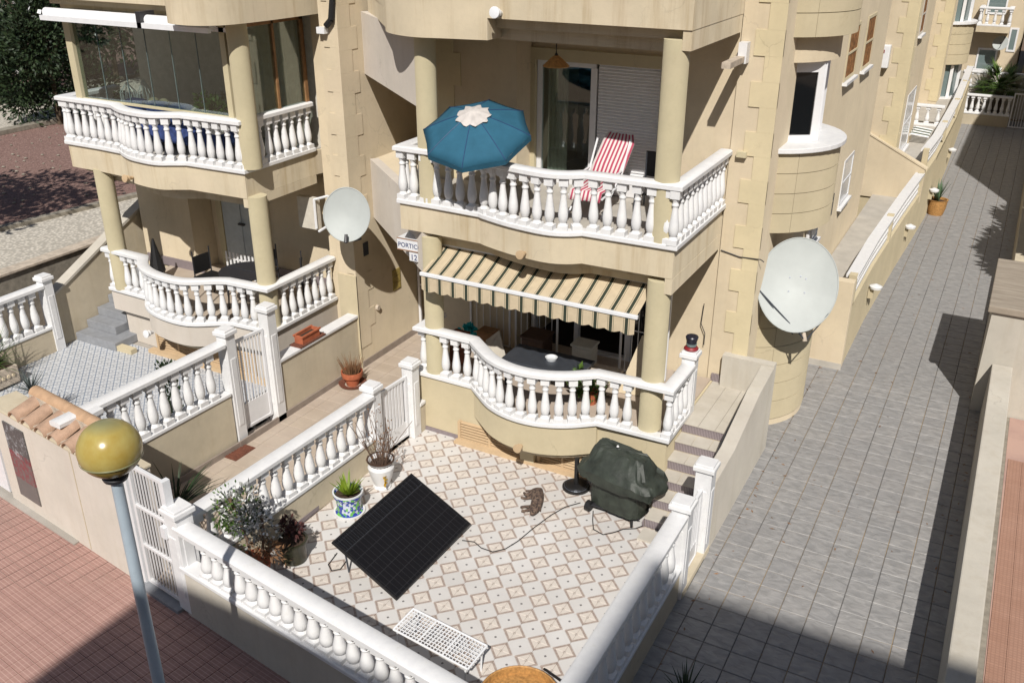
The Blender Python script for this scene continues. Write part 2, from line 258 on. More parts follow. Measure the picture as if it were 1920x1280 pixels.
# ------------------------------------------------------------------ geometry helpers
class MB:
    def __init__(s): s.v = []; s.f = []; s.uv = None
    def add(s, vs, fs):
        o = len(s.v); s.v += [tuple(v) for v in vs]; s.f += [tuple(i + o for i in f) for f in fs]; return s
    def box(s, c, d, M=None):
        vs = [Vector((sx * d[0] / 2, sy * d[1] / 2, sz * d[2] / 2)) for sz in (-1, 1) for sy in (-1, 1) for sx in (-1, 1)]
        if M is not None: vs = [M @ v for v in vs]
        c = Vector(c); vs = [v + c for v in vs]
        return s.add(vs, [(0, 2, 3, 1), (4, 5, 7, 6), (0, 1, 5, 4), (2, 6, 7, 3), (0, 4, 6, 2), (1, 3, 7, 5)])
    def bb(s, x0, x1, y0, y1, z0, z1): return s.box(((x0 + x1) / 2, (y0 + y1) / 2, (z0 + z1) / 2), (x1 - x0, y1 - y0, z1 - z0))
    def prism(s, poly, z0, z1):
        n = len(poly); ar = sum(poly[i][0] * poly[(i + 1) % n][1] - poly[(i + 1) % n][0] * poly[i][1] for i in range(n))
        if ar < 0: poly = poly[::-1]
        f0 = (lambda i: z0) if not callable(z0) else z0; f1 = (lambda i: z1) if not callable(z1) else z1
        vs = [(p[0], p[1], z0) for p in poly] + [(p[0], p[1], z1) for p in poly]
        return s.add(vs, [tuple(range(n))[::-1], tuple(range(n, 2 * n))] + [(i, (i + 1) % n, n + (i + 1) % n, n + i) for i in range(n)])
    def profile(s, pts, a, b, axis='x'):   # polygon in (other, z) extruded along axis from a to b
        n = len(pts)
        mk = (lambda q, t: (t, q[0], q[1])) if axis == 'x' else (lambda q, t: (q[0], t, q[1]))
        vs = [mk(q, a) for q in pts] + [mk(q, b) for q in pts]
        return s.add(vs, [tuple(range(n)), tuple(range(n, 2 * n))[::-1]] + [(i, n + i, n + (i + 1) % n, (i + 1) % n) for i in range(n)])
    def tube(s, p0, p1, r0, r1=None, n=8, cap=True):
        r1 = r0 if r1 is None else r1; p0 = Vector(p0); p1 = Vector(p1); d = (p1 - p0)
        if d.length < 1e-6: return s
        q = d.to_track_quat('Z', 'Y'); vs = []
        for p, r in ((p0, r0), (p1, r1)):
            for i in range(n): a = 2 * PI * i / n; vs.append(p + q @ Vector((r * math.cos(a), r * math.sin(a), 0)))
        fs = [(i, (i + 1) % n, n + (i + 1) % n, n + i) for i in range(n)]
        if cap: fs += [tuple(range(n))[::-1], tuple(range(n, 2 * n))]
        return s.add(vs, fs)
    def path(s, pts, r, n=6):
        for a, b in zip(pts[:-1], pts[1:]): s.tube(a, b, r, r, n)
        return s
    def lathe(s, prof, c=(0, 0, 0), n=20, q=None, closed=True):
        vs = []; c = Vector(c)
        for r, z in prof:
            for i in range(n):
                a = 2 * PI * i / n; v = Vector((r * math.cos(a), r * math.sin(a), z)); vs.append((q @ v if q else v) + c)
        m = len(prof); fs = []
        for k in range(m - 1):
            for i in range(n): fs.append((k * n + i, k * n + (i + 1) % n, (k + 1) * n + (i + 1) % n, (k + 1) * n + i))
        if closed: fs += [tuple(range(n))[::-1], tuple(range((m - 1) * n, m * n))]
        return s.add(vs, fs)
    def sweep(s, path, prof, closed_prof=True):   # path [(x,y)], prof [(offset to the right of travel, z)]
        n = len(path); P = [Vector((p[0], p[1])) for p in path]; vs = []; m = len(prof)
        for i in range(n):
            d0 = (P[i] - P[i - 1]).normalized() if i > 0 else (P[1] - P[0]).normalized(); d1 = (P[i + 1] - P[i]).normalized() if i < n - 1 else d0
            nn = Vector((d0.y + d1.y, -(d0.x + d1.x))); nn = nn.normalized(); k = 1 / max(.35, nn.dot(Vector((d1.y, -d1.x))))
            for o, z in prof: vs.append((P[i].x + nn.x * o * k, P[i].y + nn.y * o * k, z))
        fs = []
        for i in range(n - 1):
            for j in range(m): fs.append((i * m + j, i * m + (j + 1) % m, (i + 1) * m + (j + 1) % m, (i + 1) * m + j))
        fs += [tuple(range(m))[::-1], tuple(range((n - 1) * m, n * m))]
        return s.add(vs, fs)
    def mesh(s, name, org=(0, 0, 0), smooth=False):
        me = bpy.data.meshes.new(name); o = Vector(org); me.from_pydata([tuple(Vector(v) - o) for v in s.v], [], s.f); me.update()
        bm = bmesh.new(); bm.from_mesh(me); bmesh.ops.recalc_face_normals(bm, faces=bm.faces); bm.to_mesh(me); bm.free()
        if smooth:
            for p in me.polygons: p.use_smooth = True
        return me
WL = {}
def worg(o):
    v = Vector((0, 0, 0))
    while o is not None: v += WL.get(o.name, Vector((0, 0, 0))); o = o.parent
    return v
def tag(o, label=None, cat=None, group=None, kind=None):
    if label: o['label'] = label
    if cat: o['category'] = cat
    if group: o['group'] = group
    if kind: o['kind'] = kind
    return o
def thing(name, label, cat, loc, group=None):
    o = bpy.data.objects.new(name, None); o.empty_display_size = .2; COL.objects.link(o); o.location = loc; WL[o.name] = Vector(loc); return tag(o, label, cat, group)
def bevel(o, wd, seg=2):
    b = o.modifiers.new('bevel', 'BEVEL'); b.width = wd; b.segments = seg; b.limit_method = 'ANGLE'; b.angle_limit = math.radians(40); return o
def autosmooth(me, ang=35):
    for p in me.polygons: p.use_smooth = True
    bm = bmesh.new(); bm.from_mesh(me)
    for e in bm.edges:
        if len(e.link_faces) == 2 and e.calc_face_angle(0) > math.radians(ang): e.smooth = False
    bm.to_mesh(me); bm.free()
def part(name, mb, mat, parent=None, smooth=False, bev=0, label=None, stuff=False, auto=False):
    org = worg(parent) if parent else Vector((0, 0, 0)); me = mb.mesh(name, org, smooth); me.materials.append(MATS[mat])
    if auto: autosmooth(me)
    o = bpy.data.objects.new(name, me); COL.objects.link(o)
    if parent: o.parent = parent
    if bev: bevel(o, bev)
    if label: o['label'] = label
    if stuff: o['kind'] = 'stuff'
    return o
def solo(name, mb, mat, label, cat, group=None, **k): return tag(part(name, mb, mat, None, **k), label, cat, group)
def struct(name, mb, mat, **k): return tag(part(name, mb, mat, None, **k), kind='structure')
def inst(name, me, parent, loc, rot=0, scale=None):
    o = bpy.data.objects.new(name, me); COL.objects.link(o); l = Vector(loc)
    if parent: o.parent = parent; l = l - worg(parent)
    o.location = l; o.rotation_euler = (0, 0, rot)
    if scale: o.scale = scale
    return o
def rotz(p, a): return (p[0] * math.cos(a) - p[1] * math.sin(a), p[0] * math.sin(a) + p[1] * math.cos(a))
def catmull(pts, k=5):
    out = []
    for i in range(len(pts) - 1):
        p0 = pts[max(0, i - 1)]; p1 = pts[i]; p2 = pts[i + 1]; p3 = pts[min(len(pts) - 1, i + 2)]
        for j in range(k):
            t = j / k; out.append(tuple(.5 * (2 * p1[a] + (p2[a] - p0[a]) * t + (2 * p0[a] - 5 * p1[a] + 4 * p2[a] - p3[a]) * t * t + (3 * p1[a] - p0[a] - 3 * p2[a] + p3[a]) * t ** 3) for a in (0, 1)))
    return out + [tuple(pts[-1])]

# baluster, height 1 unit = .73 m
def baluster_mesh(h=.73):
    b = MB(); r = .066
    b.bb(-r, r, -r, r, 0, .10 * h); sq = [(.066, .10), (.052, .125), (.040, .15), (.052, .175), (.063, .24), (.066, .31), (.060, .40), (.048, .52), (.038, .64), (.034, .70), (.046, .715), (.046, .745), (.036, .76), (.038, .80), (.056, .855)]
    b.lathe([(a, z * h) for a, z in sq], n=12, closed=False); b.bb(-.060, .060, -.060, .060, .855 * h, h)
    me = b.mesh('baluster'); me.materials.append(MATS['white_paint']); autosmooth(me, 50); return me
BAL = baluster_mesh()
def along(path, step, start, end):
    P = [Vector(p) for p in path]; L = [0]
    for a, b in zip(P[:-1], P[1:]): L.append(L[-1] + (b - a).length)
    tot = L[-1] - start - end; n = max(1, round(tot / step)); out = []
    for k in range(n + 1):
        s = start + tot * k / n; i = max(j for j in range(len(L) - 1) if L[j] <= s + 1e-6); d = (P[i + 1] - P[i]); t = (s - L[i]) / max(d.length, 1e-6); q = P[i] + d * t; out.append((q.x, q.y, math.atan2(d.y, d.x)))
    return out
def balustrade(parent, path, z0, h, step=.205, start=.1, end=.1, w=.17, rw=.20, skip=None, off=0, plinth=.07, rail=.085, fat=1.06):
    """path runs left to right with the outside on its right hand"""
    if off: path = [(x, y) for x, y in path]
    part('plinth', MB().sweep(path, [(-w + off, z0), (off, z0), (off, z0 + plinth), (-w + off, z0 + plinth)]), 'white_paint', parent, bev=.012)
    c = off - w / 2; zr = z0 + plinth + h
    part('handrail', MB().sweep(path, [(c - rw / 2, zr + .012), (c - rw / 2 + .02, zr), (c + rw / 2 - .02, zr), (c + rw / 2, zr + .012), (c + rw / 2, zr + rail - .02), (c + rw / 2 - .03, zr + rail), (c - rw / 2 + .03, zr + rail), (c - rw / 2, zr + rail - .02)]), 'white_paint', parent, auto=True)
    for x, y, a in along(path, step, start, end):
        q = (x + math.sin(a) * c, y - math.cos(a) * c)
        if skip and skip(q): continue
        b_ = inst('baluster', BAL, parent, (q[0], q[1], z0 + plinth), a, (fat, fat, h / .73)); b_.rotation_euler = (random.uniform(-.008, .008), random.uniform(-.008, .008), a + random.choice((0, PI / 2)) + random.uniform(-.06, .06))
def post(parent, x, y, z0, z1, a=0, w=.20):
    M = Matrix.Rotation(a, 3, 'Z'); b = MB().box((x, y, (z0 + z1) / 2), (w, w, z1 - z0), M)
    for s_ in (-1, 1):
        for ax in ((1, 0), (0, 1)):
            d = M @ Vector((ax[0] * s_ * (w / 2 + .004), ax[1] * s_ * (w / 2 + .004), 0)); fw = w * .55
            b.box((x + d.x, y + d.y, (z0 + z1) / 2 - .03), ((fw if ax[1] else .012), (fw if ax[0] else .012), (z1 - z0) * .62), M)
    p = part('post', b, 'white_paint', parent, bev=.006)
    part('post_cap', MB().box((x, y, z1 + .035), (w + .07, w + .07, .07), M).box((x, y, z1 + .085), (w + .02, w + .02, .04), M), 'white_paint', p, bev=.012)
    return p
def column(parent, x, y, z0, z1, r=.165):
    c = part('column', MB().lathe([(r, z0), (r, z1)], (x, y, 0), 28), 'column_yellow', parent, auto=True); return c
def quoins(parent, x_edge, y, z0, z1, s=-1, face='y', long_=.33, short=.20, h=.34, mat='quoin_stone', th=.018):
    k = 0; z = z0
    while z < z1:
        L = long_ if k % 2 else short; zz = min(z + h - .0012, z1)
        if face == 'y': b = MB().bb(min(x_edge, x_edge + s * L), max(x_edge, x_edge + s * L), y - th, y + .03, z, zz)
        else: b = MB().bb(x_edge - .03, x_edge + th, min(y, y + s * L), max(y, y + s * L), z, zz)
        part('quoin', b, mat, parent); z += h; k += 1

# ------------------------------------------------------------------ ground
struct('ground', MB().prism([(-400, -200), (400, -200), (400, 500), (-400, 500)], -.5, -.06), 'earth')
def tile_mesh(name, sx, sy, mat, th=.014, bv=.004):
    b = MB(); x, y = sx / 2, sy / 2
    b.add([(-x, -y, -th), (x, -y, -th), (x, y, -th), (-x, y, -th), (-x, -y, -bv), (x, -y, -bv), (x, y, -bv), (-x, y, -bv), (-x + bv, -y + bv, 0), (x - bv, -y + bv, 0), (x - bv, y - bv, 0), (-x + bv, y - bv, 0)],
          [(0, 1, 5, 4), (1, 2, 6, 5), (2, 3, 7, 6), (3, 0, 4, 7), (4, 5, 9, 8), (5, 6, 10, 9), (6, 7, 11, 10), (7, 4, 8, 11), (8, 9, 10, 11)])
    me = b.mesh(name); me.materials.append(MATS[mat]); return me
# street line: front walls
def sy(x): return 6.79 - .146 * (x + 12.4)
SA = math.atan(-.146)
# central patio floor
pf = struct('patio_floor', MB().prism([(-7.95, sy(-7.95) + .12), (-2.5, sy(-2.5) + .12), (-2.5, 11.5), (-7.95, 11.5)], -.2, -.010), 'grout_light')
tm = tile_mesh('tile', .332, .332, 'patio_tile')
for i in range(-14, 5):
    for j in range(-9, 11):
        x = -3.627 + .335 * i; y = 8.255 + .335 * j
        if -8.05 < x < -2.73 and sy(x) + .28 < y < 11.5: inst('tile', tm, pf, (x, y, 0), random.choice((0, PI / 2)))
# shared walkway
wf = struct('walkway_floor', MB().prism([(-10.6, sy(-10.6) + .1), (-7.85, sy(-7.85) + .1), (-7.85, 11.4), (-8.05, 11.6), (-8.05, 17), (-10.3, 17)], -.2, -.010), 'grout_brown')
tm = tile_mesh('tile', .334, .334, 'beige_tile')
for i in range(8):
    for j in range(32):
        x = -10.36 + .34 * i; y = 6.42 + .34 * j
        if x < -7.75 and y > sy(x) + .2 and y < 16.5: inst('tile', tm, wf, (x, y, 0))
# left patio floor
lf = struct('left_patio_floor', MB().prism([(-16.2, 7.2), (-10.3, 6.4), (-10.3, 11.5), (-16.2, 11.5)], -.2, -.010), 'grout_light')
tm = tile_mesh('tile', .327, .327, 'patterned_blue_tile')
for i in range(18):
    for j in range(15):
        x = -16.05 + .33 * i; y = 6.9 + .33 * j
        if x < -10.3 and y > sy(x) + .2 and y < 11.4: inst('tile', tm, lf, (x, y, 0))
# grey stone passage
pa = struct('passage_paving', MB().prism([(-2.6, 5.2), (.9, 5.2), (.9, 44), (-2.6, 44)], -.2, -.011), 'grout_dark')
tm = tile_mesh('tile', .323, .328, 'grey_stone_tile', bv=.006)
cnt = 0; rest = MB()
for j in range(0, 112):
    for i in range(-1, 10):
        x = -2.232 + .333 * i; y = 5.82 + .3385 * j
        if x > .56: continue
        if y > 6.8 and cnt < 298: inst('tile', tm, pa, (x, y, 0)).rotation_euler = (random.uniform(-.004, .004), random.uniform(-.004, .004), 0); cnt += 1
        else:
            a, c = .1615, .164; rest.add([(x - a, y - c, -.004), (x + a, y - c, -.004), (x + a, y + c, -.004), (x - a, y + c, -.004), (x - a + .005, y - c + .005, 0), (x + a - .005, y - c + .005, 0), (x + a - .005, y + c - .005, 0), (x - a + .005, y + c - .005, 0)], [(4, 5, 6, 7), (0, 1, 5, 4), (1, 2, 6, 5), (2, 3, 7, 6), (3, 0, 4, 7)])
part('far_tiles', rest, 'grey_stone_tile', pa, stuff=True)
# pink pavement of the street
pk = struct('pavement', MB().prism([(-30, sy(-30)), (-30, -2), (3, -2), (3, sy(3))], -.25, -.041), 'pink_joint')
tm = tile_mesh('paver', .193, .193, 'pink_paver', bv=.003)
cnt = 0; rest = MB(); cand = []
for i in range(-55, 40):
    for j in range(0, 24):
        u, v = rotz((i * .2 + .1, -(j * .2 + .1)), SA); x = -9 + u; y = sy(-9) + v + .03
        if y < 1.2 or x > 1: continue
        cand.append((abs(x + 8.2) + abs(y - 4.8) * 1.5, x, y))
cand.sort()
for k, (d, x, y) in enumerate(cand):
    if k < 299: inst('paver', tm, pk, (x, y, -.03), SA)
    else:
        q = [rotz((a, b), SA) for a, b in ((-.096, -.096), (.096, -.096), (.096, .096), (-.096, .096))]
        rest.add([(x + a, y + b, -.031) for a, b in q], [(0, 1, 2, 3)])
part('far_pavers', rest, 'pink_paver', pk, stuff=True)
# garden on the left beyond the alley
gz = 1.3
gd = struct('garden_terrain', MB().prism([(-17.05, 5), (-17.0, 70), (-140, 110), (-140, 5)], -.2, gz - .02), 'red_gravel')
part('gravel_path', MB().prism([(-17.1, 5), (-17.02, 30), (-18.3, 30), (-19.05, 16.2), (-19.68, 12.3), (-21.5, 5)], gz - .02, gz), 'white_gravel', gd, stuff=True)
part('gravel_path', MB().prism([(-28.5, 12), (-28.75, 19.2), (-28.7, 21.2), (-27.5, 30), (-33, 34), (-33.8, 23.4), (-33.3, 14)], gz - .02, gz), 'white_gravel', gd, stuff=True)
part('kerb', MB().sweep([(-21.6, 5), (-19.78, 12.3), (-19.15, 16.2), (-18.4, 30)], [(-.1, gz - .02), (.1, gz - .02), (.1, gz + .09), (-.1, gz + .09)]), 'kerb_concrete', gd, bev=.01)
part('kerb', MB().sweep([(-28.6, 12), (-28.65, 19.2), (-28.6, 21.2), (-27.4, 30)], [(-.2, gz - .02), (.15, gz - .02), (.15, gz + .13), (-.2, gz + .13)]), 'kerb_concrete', gd, bev=.01)
part('kerb', MB().sweep([(-33.4, 14), (-33.9, 23.4), (-33.1, 34)], [(-.2, gz - .02), (.15, gz - .02), (.15, gz + .13), (-.2, gz + .13)]), 'kerb_concrete', gd, bev=.01)
rw = thing('retaining_wall', 'long low brown rendered retaining wall between gravel path and left stair alley', 'wall', (-17.05, 12, 0))
part('wall', MB().bb(-17.15, -16.98, 5, 40, -.1, gz + .05), 'kerb_concrete', rw); part('coping', MB().bb(-17.25, -16.93, 5, 40, gz + .05, gz + .11), 'mortar', rw, bev=.01)
al = struct('alley_ground', MB().prism([(-17.0, 5), (-15.9, 5), (-15.9, 30), (-17.0, 30)], -.2, .001), 'red_gravel')
# scattered stones of the garden
st = MB()
for k in range(500):
    x = random.uniform(-30, -19.5); y = random.uniform(11, 26); r = random.uniform(.02, .06); st.lathe([(r * .6, 0), (r, r * .4), (r * .3, r * .8)], (x, y, gz - .02), 5)
tag(part('garden_stones', st, 'kerb_concrete'), kind='stuff')
# ------------------------------------------------------------------ helpers for foliage
def leaves(n, fn, size, mb=None, asp=.45):
    mb = mb or MB()
    for k in range(n):
        p, d = fn(); p = Vector(p); d = Vector(d)
        if d.length < 1e-4: d = Vector((0, 0, 1))
        d = d.normalized() * size * random.uniform(.6, 1.3); s_ = d.cross(Vector((random.uniform(-1, 1), random.uniform(-1, 1), random.uniform(-1, 1))))
        if s_.length < 1e-5: continue
        s_ = s_.normalized() * d.length * asp * .5
        mb.add([p, p + d * .45 + s_, p + d, p + d * .45 - s_], [(0, 1, 2, 3)])
    return mb
def blob(c, r, lumps=9, seed=0):
    rnd = random.Random(seed); cs = [(Vector((rnd.uniform(-.6, .6) * r[0], rnd.uniform(-.6, .6) * r[1], rnd.uniform(-.55, .65) * r[2])), rnd.uniform(.35, .6)) for _ in range(lumps)]
    def f():
        l, s_ = random.choice(cs); d = Vector((random.gauss(0, 1), random.gauss(0, 1), random.gauss(0, 1))).normalized(); q = d * (random.uniform(.6, 1.05)) * s_
        p = Vector((l.x + q.x * r[0], l.y + q.y * r[1], l.z + q.z * r[2])); return Vector(c) + p, d + Vector((random.uniform(-.6, .6), random.uniform(-.6, .6), random.uniform(-.3, .8)))
    return f
def blade(mb, p, d, L, w, droop=.4, seg=4):
    p = Vector(p); d = Vector(d).normalized(); side = d.cross(Vector((0, 0, 1)))
    side = side.normalized() if side.length > 1e-3 else Vector((1, 0, 0)); vs = []; q = p.copy(); dd = d.copy()
    for k in range(seg + 1):
        ww = w * (1 - (k / seg) ** 1.5) + .001; vs += [q - side * ww / 2, q + side * ww / 2]; q = q + dd * (L / seg); dd = (dd + Vector((0, 0, -droop / seg))).normalized()
    mb.add(vs, [(2 * k, 2 * k + 1, 2 * k + 3, 2 * k + 2) for k in range(seg)]); return mb

# ================================================================== CENTRAL HOUSE
H = thing('apartment_house', 'cream house with curved white balconies and striped awning, behind the tiled patio', 'house', (-5.7, 13.45, 0))
XR = -3.02
part('wall', MB().prism([(-3.62, 13.45), (XR, 13.45), (XR, 23.5), (-8.35, 23.5), (-8.35, 16.4), (-4.62, 16.4), (-4.62, 13.5), (-3.62, 13.5)], 0, 9.2), 'stucco_cream', H)
part('wall', MB().bb(-8.4, -6.86, 12.9, 16.38, 0, 8.9), 'stucco_cream', H)
part('lintel', MB().bb(-6.86, -4.62, 13.42, 13.75, 5.86, 8.0), 'stucco_cream', H)
part('lintel', MB().bb(-6.86, -4.62, 13.42, 13.75, 3.1, 3.80), 'stucco_cream', H)
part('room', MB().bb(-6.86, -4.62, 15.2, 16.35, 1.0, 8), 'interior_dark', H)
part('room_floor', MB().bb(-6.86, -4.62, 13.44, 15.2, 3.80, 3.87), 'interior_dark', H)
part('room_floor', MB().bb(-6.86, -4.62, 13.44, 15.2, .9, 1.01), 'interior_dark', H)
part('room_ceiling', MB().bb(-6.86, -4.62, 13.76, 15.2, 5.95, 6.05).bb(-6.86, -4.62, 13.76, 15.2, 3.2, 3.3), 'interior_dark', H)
quoins(H, XR, 13.45, 1.55, 9.1, -1, 'y', .40, .24, .35)
quoins(H, -8.4, 12.9, 3.9, 6.4, 1, 'y', .55, .42, .5)
part('skirting', MB().bb(-3.55, XR + .02, 13.41, 13.45, 1.0, 1.13), 'skirting_patterned', H)
# --- lower terrace
low = catmull([(-6.80, 11.32), (-6.59, 11.15), (-6.24, 10.89), (-5.85, 10.75), (-5.42, 10.745), (-4.99, 10.90), (-4.60, 11.19)], 4)
pathL = [(-7.83, 12.0), (-7.83, 11.335), (-7.3, 11.33)] + low + [(-4.2, 11.2), (-3.50, 11.21), (-3.50, 12.12)]
B1 = part('terrace', MB().prism([(-7.83, 12.9), (-7.83, 11.34), (-3.52, 11.24), (-3.52, 13.44), (-6.86, 13.44), (-6.86, 12.9)], .0, 1.005), 'stucco_yellow', H)
inner = [(x, y) for x, y in low]
part('bulge', MB().prism([(x, y + .015) for x, y in low] + [(-4.6, 11.5), (-6.8, 11.5)], .52, 1.003), 'stucco_yellow', B1, auto=True)
part('bulge_moulding', MB().prism([(x * .97 - .17, y * .98 + .31) for x, y in low] + [(-4.7, 11.5), (-6.7, 11.5)], .44, .52), 'fascia', B1)
part('bulge_moulding', MB().prism([(x * .93 - .40, y * .96 + .62) for x, y in low] + [(-4.8, 11.5), (-6.6, 11.5)], .37, .44), 'fascia', B1)
part('floor_slab', MB().prism([(-7.8, 12.9), (-7.8, 11.36)] + [(x, y + .03) for x, y in low] + [(-3.55, 11.26), (-3.55, 13.42), (-6.86, 13.42), (-6.86, 12.9)], 1.003, 1.03), 'beige_tile', B1)
balustrade(B1, pathL, 1.01, .72, .205, .35, .12, off=.035, skip=lambda q: (abs(q[0] + 3.84) < .2 and abs(q[1] - 11.4) < .25) or (abs(q[0] + 7.57) < .18 and q[1] < 11.7 and q[0] < -7.5))
post(B1, -3.57, 12.22, 1.0, 1.95)
def ventgrille(x0, x1, z0, z1, y, parent):
    g = part('vent_frame', MB().bb(x0, x1, y - .07, y - .002, z0, z0 + .05).bb(x0, x0 + .05, y - .07, y - .002, z0 + .05, z1).bb(x1 - .05, x1, y - .07, y - .002, z0 + .05, z1).bb((x0 + x1) / 2 - .02, (x0 + x1) / 2 + .02, y - .06, y - .002, z0 + .05, z1), 'terracotta_grille', parent)
    sl_ = MB(); z = z0 + .08
    while z < z1 - .01: sl_.box(((x0 + x1) / 2, y - .035, z), (x1 - x0 - .1, .05, .014), Matrix.Rotation(.5, 3, 'X')); z += .05
    part('vent_slats', sl_, 'terracotta_grille', parent); part('vent_shade_plate', MB().bb(x0 + .01, x1 - .01, y - .012, y - .004, z0 + .02, z1 - .01), 'wood_mid', parent)  # brown backing plate stands in for the shaded recess behind the slats
ventgrille(-7.06, -5.88, .02, .37, 11.33, B1); ventgrille(-5.6, -4.72, .02, .37, 11.31, B1)
part('vent_ledge', MB().bb(-7.08, -4.70, 11.16, 11.26, -.005, .05), 'terracotta_grille', B1)
part('pillar', MB().bb(-5.86, -5.62, 11.17, 11.33, .05, .40), 'stucco_yellow', B1)
part('skirting', MB().bb(-7.82, -7.08, 11.315, 11.335, 0, .07), 'skirting_patterned', B1); part('skirting', MB().bb(-4.70, -3.6, 11.23, 11.26, 0, .07), 'skirting_patterned', B1)
def spout(parent, x, y, z, mat='terracotta', k=1.0):
    q = Vector((0, -1, .15)).to_track_quat('Z', 'Y')
    part('water_spout', MB().lathe([(.035 * k, -.06), (.04 * k, .0), (.06 * k, .03), (.055 * k, .07), (.075 * k, .09), (.075 * k, .11), (.05 * k, .115)], (x, y, z), 14, q), mat, parent, auto=True)
spout(B1, -5.62, 10.72, .60, 'terracotta_grille', .9)
column(H, -3.85, 11.40, 1.08, 3.40); column(H, -7.57, 11.47, 1.08, 3.40, .155)
column(H, -3.85, 11.40, 3.95, 6.52); column(H, -7.57, 11.47, 3.95, 6.4, .155)
# --- upper balcony
up = catmull([(-6.62, 11.30), (-6.45, 11.23), (-6.0, 11.10), (-5.45, 11.03), (-5.15, 11.10), (-4.95, 11.24)], 4)
pathU = [(-8.05, 12.2), (-8.05, 11.335), (-7.4, 11.33)] + up + [(-3.62, 11.26), (-3.62, 13.44)]
def inset(p, d, x1=None): return [(x, y + d) for x, y in p]
B2 = part('balcony', MB().prism([(-8.04, 12.88), (-8.04, 11.345), (-7.4, 11.345)] + inset(up, .015) + [(-3.64, 11.275), (-3.64, 13.43), (-6.84, 13.43), (-6.84, 12.88)], 3.47, 3.885), 'fascia', H)
part('soffit_moulding', MB().prism([(-8.0, 12.8), (-7.86, 11.53)] + inset(up, .20) + [(-3.76, 11.47), (-3.76, 13.40), (-6.7, 13.40)], 3.36, 3.47), 'fascia', B2)
part('soffit_moulding', MB().prism([(-7.9, 12.8), (-7.76, 11.66)] + inset(up, .33) + [(-3.86, 11.60), (-3.86, 13.38), (-6.7, 13.38)], 3.22, 3.36), 'fascia', B2)
part('side_beam', MB().bb(-3.74, -3.635, 11.28, 13.43, 3.24, 3.465), 'fascia', B2)
part('floor_tiles', MB().prism([(-8.0, 12.86), (-8.0, 11.37)] + inset(up, .04) + [(-3.66, 11.3), (-3.66, 13.42), (-6.84, 13.42), (-6.84, 12.86)], 3.885, 3.905), 'concrete', B2)
balustrade(B2, pathU, 3.88, .73, .205, .3, .1, off=.03)
spout(B2, -5.75, 11.02, 3.55, 'terracotta_grille', .85)
# --- top slab
tp = catmull([(-8.42, 11.75), (-8.05, 11.28), (-7.5, 11.05), (-6.95, 11.14), (-6.42, 11.24)], 5)
B3 = part('top_balcony', MB().prism([(-9.9, 13.35), (-9.2, 12.62)] + tp + [(-3.62, 11.25), (-3.62, 13.44), (-8.0, 13.44)], 6.64, 8.4), 'fascia', H, auto=True)
part('fascia_lip', MB().prism([(-9.9, 13.34), (-9.2, 12.63)] + tp + [(-6.40, 12.2), (-8.0, 13.4)], 6.36, 6.64), 'fascia', B3, auto=True)
part('soffit_moulding', MB().prism([(-6.42, 11.46), (-3.75, 11.46), (-3.75, 13.4), (-6.42, 13.4)], 6.50, 6.64), 'fascia', B3)
part('soffit_moulding', MB().prism([(-6.46, 11.62), (-3.84, 11.62), (-3.84, 13.4), (-6.46, 13.4)], 6.33, 6.50), 'fascia', B3)
part('side_beam', MB().bb(-3.74, -3.625, 11.27, 13.43, 6.40, 6.64), 'fascia', B3)
spout(B3, -6.22, 11.18, 6.72, 'white_metal')
# diagonal porch beams
for z0, z1 in ((2.80, 3.88), (5.36, 6.37)):
    part('porch_beam', MB().sweep([(-10.05, 13.33), (-7.66, 11.345)], [(-.16, z0), (0, z0), (0, z1), (-.16, z1)]), 'stucco_pale', H)
part('landing', MB().prism([(-10.04, 13.4), (-8.05, 11.75), (-8.05, 12.85), (-8.42, 12.88), (-8.42, 16.3), (-10.04, 16.3)], 3.70, 3.86), 'stucco_cream', H)
part('porch_back_wall', MB().bb(-10.04, -8.42, 16.3, 16.5, 0, 9), 'stucco_cream', H)
PB0 = Vector((-10.05, 13.33, 0)); SD = (Vector((-7.66, 11.345, 0)) - PB0).normalized(); SN = Vector((SD.y, -SD.x, 0)); SL = (Vector((-7.66, 11.345, 0)) - PB0).length
def onbeam(u, o): q = PB0 + SD * u + SN * o; return (q.x, q.y)
def slab_on(u0, u1, z0, z1, o0, o1): return MB().prism([onbeam(u0, o0), onbeam(u1, o0), onbeam(u1, o1), onbeam(u0, o1)], z0, z1)
U0 = SL - .80; U1 = SL - .27
def wedge(x0, x1, z0, z1): return MB().prism([(x0, 11.50), (x1, 11.50), (x1, 11.345 + (-7.66 - x1) * .8305 + .002), (x0, 11.345 + (-7.66 - x0) * .8305 + .002)], z0, z1)
sg = part('sign_board', wedge(-8.24, -7.86, 3.06, 3.25), 'sign_white', H)
def signtext(txt, x, z, size, parent):
    cu = bpy.data.curves.new('lettering', 'FONT'); cu.body = txt; cu.size = size; cu.extrude = .002; cu.align_x = 'LEFT'
    o = bpy.data.objects.new('tmp', cu); COL.objects.link(o); dg = bpy.context.evaluated_depsgraph_get(); me = bpy.data.meshes.new_from_object(o.evaluated_get(dg)); bpy.data.objects.remove(o)
    me.materials.clear(); me.materials.append(MATS['sign_blue']); l = bpy.data.objects.new('lettering', me); COL.objects.link(l); l.parent = parent
    l.matrix_basis = Matrix.Translation(Vector((x, 11.497, z)) - worg(parent)) @ Matrix.Rotation(PI / 2, 4, 'X'); return l
signtext('PORTICO', -8.225, 3.11, .105, sg)
part('sign_border', MB().bb(-8.245, -7.855, 11.494, 11.499, 3.055, 3.07), 'sign_brown', sg); part('sign_border', MB().bb(-8.245, -7.855, 11.494, 11.499, 3.24, 3.255), 'sign_brown', sg)
s2 = part('number_plate', wedge(-8.02, -7.86, 2.90, 3.04), 'sign_white', H)
signtext('12', -8.0, 2.92, .13, s2)
